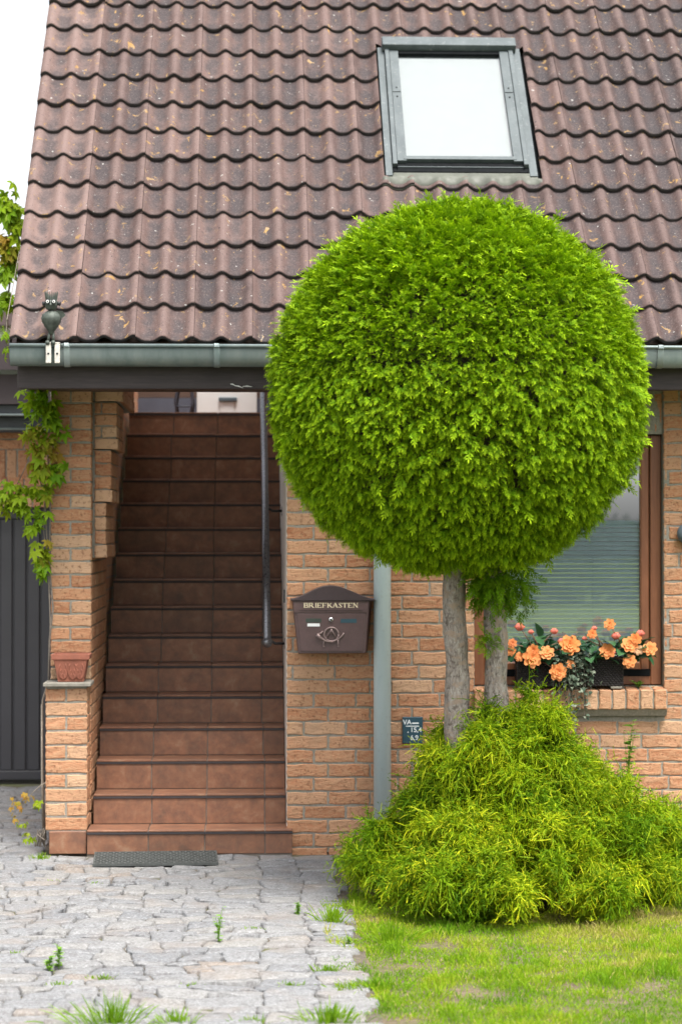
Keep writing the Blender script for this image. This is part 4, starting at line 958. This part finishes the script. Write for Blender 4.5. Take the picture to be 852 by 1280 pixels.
# ------------------------------------------------------------------ drooping thread cypress
def threads(origin,dirs,L,droop,segs,wd,rnd,tip0,curl=0,jig=0):
    """ribbons that leave origin along dirs and droop; returns V,F,A,T and curve points"""
    N=len(origin); t=np.linspace(0,1,segs+1)[None,:,None]; d=dirs/np.linalg.norm(dirs,axis=1,keepdims=True)
    P=origin[:,None,:]+d[:,None,:]*L[:,None,None]*t+np.array([0,0,-1.0])*(droop*L)[:,None,None]*t**2
    if curl: P=P+RNG.normal(size=(N,1,3))*(curl*L)[:,None,None]*t**2
    if jig: P=P+RNG.normal(size=P.shape)*jig*(t>0)
    tang=np.gradient(P,axis=1); tang/=np.linalg.norm(tang,axis=2,keepdims=True)+1e-9
    rv=RNG.normal(size=(N,1,3)); sd_=np.cross(tang,np.repeat(rv,segs+1,1)); sd_/=np.linalg.norm(sd_,axis=2,keepdims=True)+1e-9
    wv=(wd*np.array([1]*segs+[.35])[None,:,None]) if np.isscalar(wd) else wd[:,None,None]*np.array([1]*segs+[.35])[None,:,None]
    V=np.stack([P-sd_*wv/2,P+sd_*wv/2],2).reshape(N,-1,3); K=2*(segs+1)
    f=np.array([(2*i,2*i+1,2*i+3,2*i+2) for i in range(segs)]); F=(f[None]+(np.arange(N)*K)[:,None,None]).reshape(-1,4)
    A=np.repeat(rnd,segs); T=np.tile(np.linspace(.1,1,segs),N)*np.repeat(tip0,segs)
    return (V.reshape(-1,3),F,A,T),P,tang
def cypress(parent,tiers,ns,seed,gold,zmin=.0):
    """drooping fountains of forked, crooked threads over stacked mounds, dark hollows between them"""
    rng=np.random.default_rng(seed); OO=[];UU=[]
    for c,ax,nl in tiers:
        u=rng.normal(size=(nl*3,3)); u[:,2]=np.abs(u[:,2])-.05; u/=np.linalg.norm(u,axis=1,keepdims=True); u=u[:nl]
        rad=rng.uniform(.66,1.0,nl)*(1+.32*(vnoise(u*2.7+4,1.5,seed+nl)-.5)); O=np.array(c)+u*rad[:,None]*np.array(ax); O[:,2]=np.maximum(O[:,2],.13+.08*rng.random(nl)); OO.append(O); n_=u/np.array(ax); UU.append(n_/np.linalg.norm(n_,axis=1,keepdims=True))
    O=np.concatenate(OO); U=np.concatenate(UU); nl=len(O); li=np.repeat(np.arange(nl),ns); N=len(li)
    bd=rng.normal(size=(nl,3))*.45; d=U[li]*.85+bd[li]+rng.normal(size=(N,3))*.55+np.array([0,0,.22]); o=O[li]+rng.normal(size=(N,3))*.012
    L=rng.uniform(.06,.145,N); dr=rng.uniform(.1,1.0,N); lr=rng.random(nl)
    gl=np.clip(.40+.6*(vnoise(O*2.6+1,1.5,seed+3)-.5)+.10*U[:,2]+rng.normal(size=nl)*.17,0,1)
    rnd=np.clip(gl[li]*gold+rng.normal(size=N)*.15,0,1); tp=np.clip((lr[li]**1.3+.08)*gold,0,1); jig=.0035
    parts=[]; m,P,Tg=threads(o,d,L,dr,5,.0040,rnd*.6,tp*.2,.4,jig); parts.append(m); idx=np.arange(N)
    for k in range(8):
        s=rng.uniform(.2,1.0,N); i0=np.clip((s*5).astype(int),0,4); fr=(s*5-i0)[:,None]
        q=P[idx,i0]*(1-fr)+P[idx,i0+1]*fr; dd=Tg[idx,i0]*.75+rng.normal(size=(N,3))*.50
        r2=np.clip(rnd+.08+rng.normal(size=N)*.16,0,1); t2=tp*rng.uniform(.3,1.2,N)
        m,P2,T2=threads(q,dd,rng.uniform(.018,.048,N),dr*.8,3,.0042,r2,t2,.5,jig*.7); parts.append(m)
        for i1 in (1,2,3):      # scaly bristles along every thread
            dd=T2[:,i1]*.7+rng.normal(size=(N,3))*.5; m,_,_=threads(P2[:,i1],dd,rng.uniform(.008,.019,N),dr*.3,1,.0050,np.clip(r2+rng.normal(size=N)*.12,0,1),t2); parts.append(m)
    V,F,A,T=merge(parts); V[:,2]=np.maximum(V[:,2],zmin+.03+.02*np.abs(np.sin(V[:,0]*90)))
    build_np('foliage',V,F,M['thread'],parent,{'rnd':A,'tip':T})
    nu,nv=32,14; VV=[];FF=[]
    for c,ax,nl in tiers:
        o_=len(VV); W_=np.array([(math.sin(th)*math.cos(ph),math.sin(th)*math.sin(ph),math.cos(th)) for th in [math.pi*.56*j/nv for j in range(nv+1)] for ph in [2*math.pi*i/nu for i in range(nu)]])
        q=.50*(1+.2*(vnoise(W_*3+2,2,4)-.5)); V=np.array(c)+W_*q[:,None]*np.array(ax); V[:,2]=np.maximum(V[:,2],-.02); VV+=list(V)
        FF+=[(o_+j*nu+i,o_+j*nu+(i+1)%nu,o_+(j+1)*nu+(i+1)%nu,o_+(j+1)*nu+i) for j in range(nv) for i in range(nu)]
    build_np('branches',VV,FF,M['twig'],parent,None,True)
sh=thing('cypress_shrub','large mounded golden green shrub with drooping threads under the ball tree','shrub',(2.3,-1.65,0))
cypress(sh,[((2.36,-1.68,.08),(.85,.88,.57),350),((2.27,-1.68,.50),(.45,.46,.53),170),((2.52,-1.6,.28),(.46,.48,.40),50)],32,5,1.0)
sh2=thing('cypress_shrub','smaller greener shrub behind the right flank of the large golden one','shrub',(3.25,-1.0,0))
cypress(sh2,[((3.34,-1.05,.0),(.50,.45,.36),130)],22,9,.55)

# ------------------------------------------------------------------ lawn and tufts
def blades(px,py,h,lean,rnd,wd,pz=-.012):
    N=len(px); o=np.stack([px,py,np.full(N,pz)],1); th=RNG.uniform(0,2*np.pi,N); d=np.stack([np.cos(th)*lean,np.sin(th)*lean,np.ones(N)],1)
    m,_,_=threads(o,d,h,RNG.uniform(.1,.5,N),3,wd,rnd,np.zeros(N)); return m
def lawn():
    N=175000; x=RNG.uniform(1.31,5.2,N); y=-RNG.uniform(1.5,5.4,N); P2=np.stack([x,y],1)
    bare=vnoise(P2,2.6,4)*.5+vnoise(P2,9,7)*.5; edge=np.clip((x-1.47)/.55,0,1); front=np.clip((-y-4.05)/.25,0,1)*np.clip(1.2-np.abs(x-2.35)/.5,0,1)
    q=np.clip(bare-.67+.22*(1-edge)+.24*front+.24*np.exp(-(((x-1.82)/.32)**2+((y+3.25)/.38)**2)),0,1)
    keep=RNG.random(N)<np.clip(1.25-5.5*q,.05,1)*np.where(x<1.47+.05*(vnoise(P2,11,41)-.6),np.where(vnoise(P2,5,43)>.50,.9,.03),1); x,y,P2,bare,q=x[keep],y[keep],P2[keep],bare[keep],q[keep]; N=len(x)
    yel=vnoise(P2,1.7,12)*.55+vnoise(P2,7,13)*.45; rnd=np.clip(.25+1.5*(yel-.40)+.8*q+RNG.normal(size=N)*.14,0,1); dry=RNG.random(N)<.05; rnd[dry]=.95
    h=RNG.uniform(.014,.036,N)*(.45+2.6*vnoise(P2,8,20)**3+.6*vnoise(P2,2,21))*(1-.5*np.clip(q*4,0,1))
    m=blades(x,y,h,RNG.uniform(.1,.8,N),rnd,RNG.uniform(.0022,.0040,N)); return build_np('lawn',m[0],m[1],M['grass'],None,{'rnd':m[2]})
tag(lawn(),'short green and yellow grass of the lawn','grass',kind='stuff')
def tuft(name,label,px,py,rad,h,n,cat='grass tuft',group='grass tufts among the paving stones',green=.2,X=None,Y=None):
    if X is None:
        d=_fw+_rt*((px-426)/CF)+_up*(-(py-640)/CF); k=-CH/d.z; X=CX+d.x*k; Y=-CD+d.y*k
    a=RNG.uniform(0,2*np.pi,n); r=np.abs(RNG.normal(size=n))*rad*.5; x=X+r*np.cos(a); y=Y+r*np.sin(a)*.5
    N=n; o=np.stack([x,y,np.full(N,-.012)],1); d=np.stack([(x-X)*8+RNG.normal(size=N)*.22,(y-Y)*8+RNG.normal(size=N)*.22,np.ones(N)],1)
    m,_,_=threads(o,d,h*RNG.uniform(.5,1.1,N),RNG.uniform(.05,.5,N),4,RNG.uniform(.0026,.0048,N),np.clip(green+RNG.normal(size=N)*.15,0,1),np.zeros(N))
    return tag(build_np(name,m[0],m[1],M['grass'],None,{'rnd':m[2]}),label,cat,group)
def herb(name,label,px,py,h,n,cat='weed',group='weeds among the paving stones',X=None,Y=None,size=.02,mat='weed',z=0,lean=.15):
    if X is None:
        d=_fw+_rt*((px-426)/CF)+_up*(-(py-640)/CF); k=-CH/d.z; X=CX+d.x*k; Y=-CD+d.y*k
    t=thing(name,label,cat,(X,Y,z),group); b=MB(); P=[];D=[]
    for s in range(n):
        th=random.uniform(0,6.28); ln=random.uniform(.4,1)*lean; hh=h*random.uniform(.6,1); pts=[Vector((X+math.cos(th)*ln*hh*q*q,Y+math.sin(th)*ln*hh*q*q,z-.01+hh*q)) for q in (0,.33,.66,1)]
        b.tube(pts,[.0022,.002,.0016,.001],5)
        for k in range(12):
            q=.12+.078*k; p=pts[min(int(q*3),2)].lerp(pts[min(int(q*3),2)+1],q*3-min(int(q*3),2)); P.append(p); a=random.uniform(0,6.28); D.append((math.cos(a),math.sin(a),.35))
    b.build('stem',M['weed'],t); lv_,lf,lt=leaf_template(); N=len(P)
    v,f,a_,tt=instance(lv_,lf,np.array(P),np.array(D),RNG.uniform(-.4,.4,N),RNG.uniform(.6,1.2,N)*size,RNG.random(N),lt); build_np('leaf',v,f,M[mat],t,{'rnd':a_}); return t
def leaf_template(wid=.55,n=5,fold=.10,droop=.25):
    V,F=[],[]
    for i in range(n+1):
        s=i/n; wv=wid/2*math.sin(math.pi*s**.75)**.9 if 0<s<1 else 0.004; z=-droop*s*s
        V+= [(s,-wv,z+fold*wv*2),(s,0,z),(s,wv,z+fold*wv*2)]
    for i in range(n):
        o=3*i; F+=[(o,o+1,o+4,o+3),(o+1,o+2,o+5,o+4)]
    return np.array(V),np.array(F),np.zeros(len(F))
tuft('grass_tuft','large blurred grass tuft in the paving near the bottom left of the photo',140,1279,.15,.15,190)
tuft('grass_tuft','grass tuft in the paving at the bottom edge, right of the largest tuft',222,1280,.09,.09,100)
tuft('grass_tuft','low grass tuft between paving stones, just above the largest tuft',72,1230,.06,.03,45)
tuft('grass_tuft','flat wide grass tuft between two weeds and the largest tuft',129,1222,.08,.035,60)
tuft('grass_tuft','upright grass tuft at the paving edge left of the golden shrub',416,1152,.07,.13,110,green=.3)
tuft('grass_tuft','small flat grass tuft in the joint of the large edging stones',364,1230,.08,.03,50)
tuft('grass_tuft','grass tuft on the joint between edging stones, close to the lawn corner',408,1212,.07,.05,80)
tuft('grass_tuft','thick grass tuft at the bottom edge beside the lawn corner',412,1276,.12,.11,170)
tuft('grass_tuft','yellowish grass tuft at the foot of the pillar beside the vine root',52,1073,.07,.06,80,green=.35)
tuft('grass_tuft','thin grass tuft in front of the doormat',181,1074,.06,.02,30)
tuft('grass_tuft','tiny grass tuft right of the doormat',272,1076,.05,.015,25)
tuft('grass_tuft','grass tuft bulging from the lawn over the last edging stones',470,1232,.17,.06,190)
tuft('grass_tuft','long grass leaning out from under the golden shrub at its left foot',487,1175,.13,.13,190,green=.3)
tuft('grass_tuft','pale sparse grass tuft in a joint left of the doormat corner',66,1100,.06,.02,30,green=.5)
for lb,px,py,rd,hh,nn in (('small grass tuft in a paving joint right of the tall thin weed',318,1160,.05,.03,35),('dry looking grass tuft left of the two close weeds',20,1190,.05,.025,30),
  ('grass tuft in a joint between the tall thin weed and the bottom edge',240,1232,.05,.03,35),('small grass tuft below the left corner of the doormat',120,1104,.05,.025,35),('grass tuft at the bottom edge in the middle of the paving',318,1277,.08,.05,70)):
    tuft('grass_tuft',lb,px,py,rd,hh,nn)
herb('paving_weed','tall thin weed standing alone in the middle of the paving',273,1177,.19,4,size=.026)
herb('paving_weed','left one of two small weeds standing close together in the paving',62,1214,.085,5,size=.028)
herb('paving_weed','right one of two small weeds standing close together in the paving',74,1208,.12,4,size=.026)
herb('paving_weed','low bushy weed in the paving left of the upright grass tuft',372,1142,.07,6)
herb('paving_weed','small weed between edging stones right of the upright grass tuft',436,1180,.05,4)
herb('wall_weed','leafy green weed climbing the brick wall beside the golden shrub',0,0,.55,5,group=None,X=at(785,960,-.25).x,Y=-.22,size=.055,z=.38,lean=.18)
herb('sill_weed','small trailing weed on the right end of the window sill',0,0,.045,7,group=None,X=at(797,852,.07).x,Y=.07,size=.022,z=.985,lean=1.6)
b=MB(); p=at(817,862,.0); q=[(-.024,0,.003),(-.008,-.012,.009),(.012,-.010,.006),(.026,.004,.010),(.008,.012,.004),(-.010,.010,.008)]; b.add([(p.x+a,.012+c,sz+.008+d) for a,c,d in q],[(0,1,4,5),(1,2,3,4)]); tag(b.build('dry_leaf',M['dry']),'pale dry leaf lying on the right end of the brick sill','leaf').modifiers.new('thickness','SOLIDIFY').thickness=.001

# ------------------------------------------------------------------ flower box, begonias, ivy
by0,by1=.005,.125; bx0,bx1=at(647,845,.0).x,at(778,845,.0).x; bz0,bz1=at(700,858,.0).z,at(700,823,.0).z
fbx=thing('flower_box','long dark rattan flower box on the brick window sill','planter',((bx0+bx1)/2,.06,sz))
b=MB(); b.box(bx0+.006,bx1-.006,by0+.008,by1-.006,bz0,bz1-.012); nrow=int((bz1-bz0)/.012)
for r in range(nrow):
    z=bz0+.006+r*.012; pts=[(bx0+(bx1-bx0)*i/60,by0+(.0035 if (i+r)%2 else -.0015),z) for i in range(61)]; b.tube(pts,.0062,6)
    pts=[(x,by0+(by1-by0)*i/8,z) for x in (bx1,) for i in range(9)]; b.tube(pts,.006,6); pts=[(bx0,by0+(by1-by0)*i/8,z) for i in range(9)]; b.tube(pts,.006,6)
b.tube([(bx0,by0,bz1),(bx1,by0,bz1),(bx1,by1,bz1),(bx0,by1,bz1),(bx0,by0,bz1)],.010,8); b.build('box',M['rattan'],fbx)
for px in (655,770):
    x=at(px,860,-.0).x; b=MB(); b.bbox(x-.034,x+.034,.0,.09,sz+.004,bz0-.001,.003); b.build('foot',M['slate'],fbx)
FL1=[(663.7,822,.055,.62),(682.7,816,.040,.72),(648,821,.027,.66),(696,839.6,.048,.60),(711.5,806.5,.055,.50),(712,830,.026,.72),(639,804,.026,.35),(638,814,.026,.6),(666,812,.03,.58)]
BU1=[(701,801.5,.020),(649,783.7,.027),(663,790,.016),(692,789,.021)]
FL2=[(761,780.6,.032,.68),(739,792.5,.027,.45),(757.7,814,.043,.62),(786,806,.045,.62),(793,799,.033,.50),(797,812.5,.028,.97),(786,826.6,.038,.70),(811,811,.040,.72)]
BU2=[(742,785.5,.016),(730,798,.014),(769,795,.025),(799.5,792,.024),(765,816,.018)]
def petal_template():
    V,F,T=[],[],[]
    for ring,(np_,tilt,L,wd) in enumerate(((7,.30,1.0,.78),(6,.75,.78,.66),(5,1.15,.52,.5),(3,1.4,.30,.34))):
        for k in range(np_):
            a=2*math.pi*(k+.5*ring)/np_+.3*ring; o=len(V); n=3
            for i in range(n+1):
                s=i/n; r_=s*L*math.cos(tilt*(1-.35*s)); hgt=.08*ring+s*L*math.sin(tilt*(1-.5*s))*.75; wv=wd*.5*(math.sin(math.pi*min(1,.12+.72*s)))*(1 if i<n else .8)
                for q in (-1,0,1):
                    x=r_*math.cos(a)-q*wv*math.sin(a); y=r_*math.sin(a)+q*wv*math.cos(a); V.append((hgt+(.07*abs(q)*s-.03*(i==n)*(1-abs(q))),x,y))
            for i in range(n):
                for q in (0,1): F.append((o+3*i+q,o+3*i+q+1,o+3*(i+1)+q+1,o+3*(i+1)+q)); T.append(.15+.28*i)
    return np.array(V),np.array(F),np.array(T)
PV,PF_,PT=petal_template(); LV,LF,LT=leaf_template(.85,6,.12,.35)
def begonia(label,FL,BU,cx_):
    t=thing('begonia_plant',label,'plant',(cx_,.06,bz1),'begonias in the window box')
    b=MB()
    def stem(p,q):
        m_=(p+q)/2+Vector((0,-.02,.02)); b.tube([p,m_,q],[.004,.0035,.0025],6)
    base=Vector((cx_,.06,bz1-.015))
    for (px,py,r_,col) in FL:
        q=at(px,py,-.035); q.y=-.035-random.uniform(0,.03); stem(base+Vector((random.uniform(-.09,.09),0,0)),q)
        tilt=np.array([[random.uniform(-.35,.35),-1,random.uniform(.0,.5)]]); v,f,a,tt=instance(PV,PF_,np.array([q]),tilt,np.array([random.uniform(0,6)]),np.array([r_*1.18]),np.array([col]),PT)
        v=v+RNG.normal(size=v.shape)*r_*.025; build_np('flower',v,f,M['petal'],t,{'rnd':a,'tip':tt},True)
    for (px,py,r_) in BU:
        q=at(px,py,-.02); stem(base+Vector((random.uniform(-.09,.09),0,0)),q); m=MB(); 
        m.lathe([(r_*.25,-r_*.85),(r_*.8,-r_*.55),(r_*1.0,0),(r_*.75,r_*.5),(r_*.15,r_*.85)],q,12,.06,sy=.7)
        for k in range(4): th=k*1.57+.4; m.tube([q+Vector((r_*.5*math.cos(th),r_*.4*math.sin(th),-r_*.6)),q+Vector((r_*.95*math.cos(th),r_*.7*math.sin(th),0)),q+Vector((r_*.35*math.cos(th),r_*.3*math.sin(th),r_*.9))],[r_*.2,r_*.42,r_*.1],6,.12)
        m.build('bud',M['petal'],t,True)
    b.build('stem',M['rstem'],t,True)
    n=64; xs=np.array([q[0] for q in FL]); P=[];D=[]
    for k in range(n):
        x=cx_+random.uniform(-.20,.20); z=bz1+random.uniform(-.01,.135)*(1-.35*abs(x-cx_)/.2); P.append((x,random.uniform(-.02,.10),z)); D.append((random.uniform(-1,1),random.uniform(-1,.1),random.uniform(-.5,.4)))
    v,f,a,tt=instance(LV,LF,np.array(P),np.array(D),RNG.uniform(-.7,.7,n),RNG.uniform(.06,.11,n),RNG.random(n),LT); build_np('leaf',v,f,M['bleaf'],t,{'rnd':a},True)
begonia('left begonia with orange double flowers in the rattan window box, nearest the trunks',FL1,BU1,at(672,820,.06).x)
begonia('right begonia with peach double flowers in the rattan window box, nearest the window frame',FL2,BU2,at(765,820,.06).x)
def ivy():
    t=thing('trailing_ivy','grey green ivy trailing from the middle of the flower box over the sill','plant',(at(712,825,.06).x,.06,bz1)); b=MB(); P=[];D=[];Rr=[]
    starts=[(690,868),(697,882),(704,872),(709,893),(714,880),(719,890),(724,872),(729,897),(733,884),(700,850),(722,850),(737,870),(712,862),(728,860),(706,884),(717,900)]
    for i,(px,py) in enumerate(starts):
        a=at(px+random.uniform(-8,8)*.6+(712-px)*.3,822,.0); e=at(px,py,-.03); mid=Vector(((a.x*.4+e.x*.6),-.045,a.z+.01)); pts=[Vector((a.x,.05,a.z)),mid,Vector((e.x+.006,-.045,a.z*.6+e.z*.4)),Vector((e.x,-.04,e.z))]
        b.tube(pts,.0016,5)
        for k in range(26):
            s=random.random()*3; j=min(int(s),2); p=pts[j].lerp(pts[j+1],s-j); P.append((p.x+random.gauss(0,.008),p.y+random.gauss(-.004,.008),p.z+random.gauss(0,.008))); D.append((random.uniform(-1,1),random.uniform(-.9,.1),random.uniform(-1,.2))); Rr.append(random.random()**1.3)
    for k in range(150): 
        q=at(random.gauss(714,14),random.gauss(824,13),0); P.append((q.x,random.uniform(-.05,.02),q.z)); D.append((random.uniform(-1,1),random.uniform(-1,.1),random.uniform(-1,.6))); Rr.append(random.random()*.7)
    b.build('stem',M['stem'],t); N=len(P); lv_,lf,lt=leaf_template(.95,4,.15,.2)
    v,f,a_,tt=instance(lv_,lf,np.array(P),np.array(D),RNG.uniform(-.6,.6,N),RNG.uniform(.016,.030,N),np.array(Rr),lt); build_np('leaf',v,f,M['ivy'],t,{'rnd':a_})
ivy()

# ------------------------------------------------------------------ virginia creeper
def palmate():
    lv_,lf,_=leaf_template(.42,5,.10,.30); V,F=[],[]
    for k,(a,s,off) in enumerate(((0,1,0),(50,.85,0),(-50,.85,0),(100,.6,0),(-100,.6,0))):
        c,sn=math.cos(R(a)),math.sin(R(a)); o=len(V)*0+sum(len(x) for x in V); W_=lv_*s; V.append(np.stack([W_[:,0]*c-W_[:,1]*sn,W_[:,0]*sn+W_[:,1]*c,W_[:,2]],1)); F.append(lf+o)
    V=np.concatenate(V); F=np.concatenate(F); return V,F,np.zeros(len(F))
AV,AF,AT=palmate()
def creeper_leaves(name,pts,parent,size):
    P=np.array([p[:3] for p in pts]); rnd=np.array([p[3] for p in pts]); N=len(P); d=np.stack([RNG.normal(size=N)*.55,-.35+RNG.normal(size=N)*.3,-.9+RNG.normal(size=N)*.25],1)
    dd,l,n=frames(d,np.zeros(N)); flip=np.where(n[:,1]>0,np.pi,0)+RNG.uniform(-.6,.6,N)
    v,f,a,t=instance(AV,AF,P,d,flip,RNG.uniform(.7,1.2,N)*size,rnd,AT); return build_np(name,v,f,M['vine'],parent,{'rnd':a})
cp=thing('creeper_vine','green and yellow creeper climbing the left edge of the brick pillar','vine',(-.28,.2,0))
b=MB(); yv=.235
def vpts(l,Y): return [at(px,py,Y)+Vector((random.uniform(-.004,.004),random.uniform(-.01,.01),0)) for px,py in l]
b.tube(vpts([(56,1050),(54,1000),(53,930),(53,875),(61,850),(62,800),(66,760),(62,700),(63,640),(62,590),(58,540),(50,500)],yv),[.011,.008,.006,.006,.006,.006,.006,.005,.005,.004,.004,.003],7)
b.tube(vpts([(55,1048),(53.5,970),(52,880)],.10),[.008,.006,.005],7); b.tube(vpts([(61,850),(64,780),(60,700),(58,650),(55,600),(48,560)],yv-.015),.004,6); b.tube(vpts([(62,720),(54,660),(56,620),(46,590),(36,575),(22,605)],yv-.03),.003,6); b.tube(vpts([(58,978),(50,982),(42,990),(34,1000),(24,1012)],.0),.003,6)
for k in range(9): b.tube(vpts([(56+random.uniform(-3,2),1050),(52+random.uniform(-5,5),1040+random.uniform(-6,4)),(50+random.uniform(-6,7),1058)],random.uniform(-.02,.08)),.005,6)
b.build('stem',M['stem'],cp,True)
L_=[]
def cl(cx_,cy_,sx,sy,n,c0_,c1_,Y=yv-.05):
    for k in range(int(n*2.1)):
        q=at(random.gauss(cx_,sx),random.gauss(cy_,sy),Y); L_.append((q.x,Y+random.uniform(-.06,.04),q.z,min(1,max(0,random.uniform(c0_,c1_)))))
cl(52,505,11,10,26,.05,.5); cl(62,530,9,9,14,.0,.4); cl(44,545,8,9,14,.35,.8); cl(56,560,11,8,12,.5,.85); cl(52,588,10,8,12,.35,.75); cl(68,585,5,5,4,0,.3); cl(54,612,8,7,10,.2,.75)
cl(16,612,10,8,14,.15,.55); cl(12,632,9,7,10,.2,.6); cl(30,630,6,6,7,.1,.4); cl(47,645,5,6,6,.05,.4); cl(42,660,5,4,4,.05,.5); cl(55,688,5,8,8,.45,.8); cl(53,712,4,5,5,.05,.3)
creeper_leaves('leaf',L_,cp,.068)
L_=[]; cl(22,1005,5,5,5,.75,.95,.0); cl(33,996,4,3,3,.8,1,.0); cl(46,1003,4,3,3,.4,.6,.0); cl(19,1022,3,3,2,.7,.9,.0); cl(28,1030,3,3,3,.4,.6,.0); cl(37,1048,5,4,4,.35,.7,-.1); creeper_leaves('leaf',L_,cp,.033)
cg=thing('creeper_vine','green and reddish creeper showing beside the left roof verge','vine',(-.6,1.3,3.2))
L_=[]; YG=1.3; cl(14,262,7,9,14,.1,.5,YG); cl(22,285,5,8,8,.1,.5,YG); cl(8,300,6,6,8,.6,1,YG); cl(12,318,8,7,12,.3,.75,YG); cl(4,335,6,8,8,.05,.3,YG); cl(20,335,4,5,5,.1,.4,YG); cl(14,375,5,4,7,.1,.5,YG); cl(4,380,4,4,4,.05,.3,YG); cl(3,260,5,9,4,.2,.6,YG)
creeper_leaves('leaf',L_,cg,.085); b=MB(); b.tube(vpts([(10,410),(9,380),(14,340),(10,300),(20,262)],YG),[.008,.007,.006,.005,.003],6); b.tube([at(10,410,YG),(-.34,1.0,3.0),(-.26,.9,2.3),(-.27,.8,1.0),(-.29,.7,0)],[.008,.010,.011,.013,.016],7); b.build('stem',M['stem'],cg,True)
L_=[]; cl(8,418,1.5,6,4,.1,.4,-.30); cl(7,440,1.5,5,3,.2,.5,-.30); ce=thing('creeper_tendril','few small creeper leaves dangling beside the left end of the gutter','vine',(at(8,425,-.3).x,-.3,at(8,425,-.3).z)); creeper_leaves('leaf',L_,ce,.035); b=MB(); b.tube(vpts([(9,400),(8,420),(7,446)],-.29)+[],.0025,5); b.tube([at(9,400,-.29),(-.44,.2,3.6)],.0025,5); b.build('stem',M['stem'],ce)

# ------------------------------------------------------------------ hedge behind the viewer, seen mirrored in the window
hd_=thing('hedge','dark green hedge across the street, seen only as a reflection in the window','hedge',(12,-48,0))
n=16000; P=np.stack([RNG.uniform(2,24,n),RNG.normal(size=n)*.8-48,RNG.random(n)**.6*2.45],1); P[:,2]*=.82+.35*vnoise(P[:,:1].repeat(2,1),.45,3); v,f,a,t_=instance(LV,LF,P,RNG.normal(size=(n,3)),RNG.uniform(0,6,n),RNG.uniform(.18,.34,n),RNG.random(n),LT); build_np('foliage',v,f,M['hedge'],hd_,{'rnd':a})
b=MB()
for k in range(8): x=3+2.8*k; b.tube([(x,-48,-.05),(x+.1,-48,1.4)],[.09,.06],8)
b.build('trunk',M['bark'],hd_)
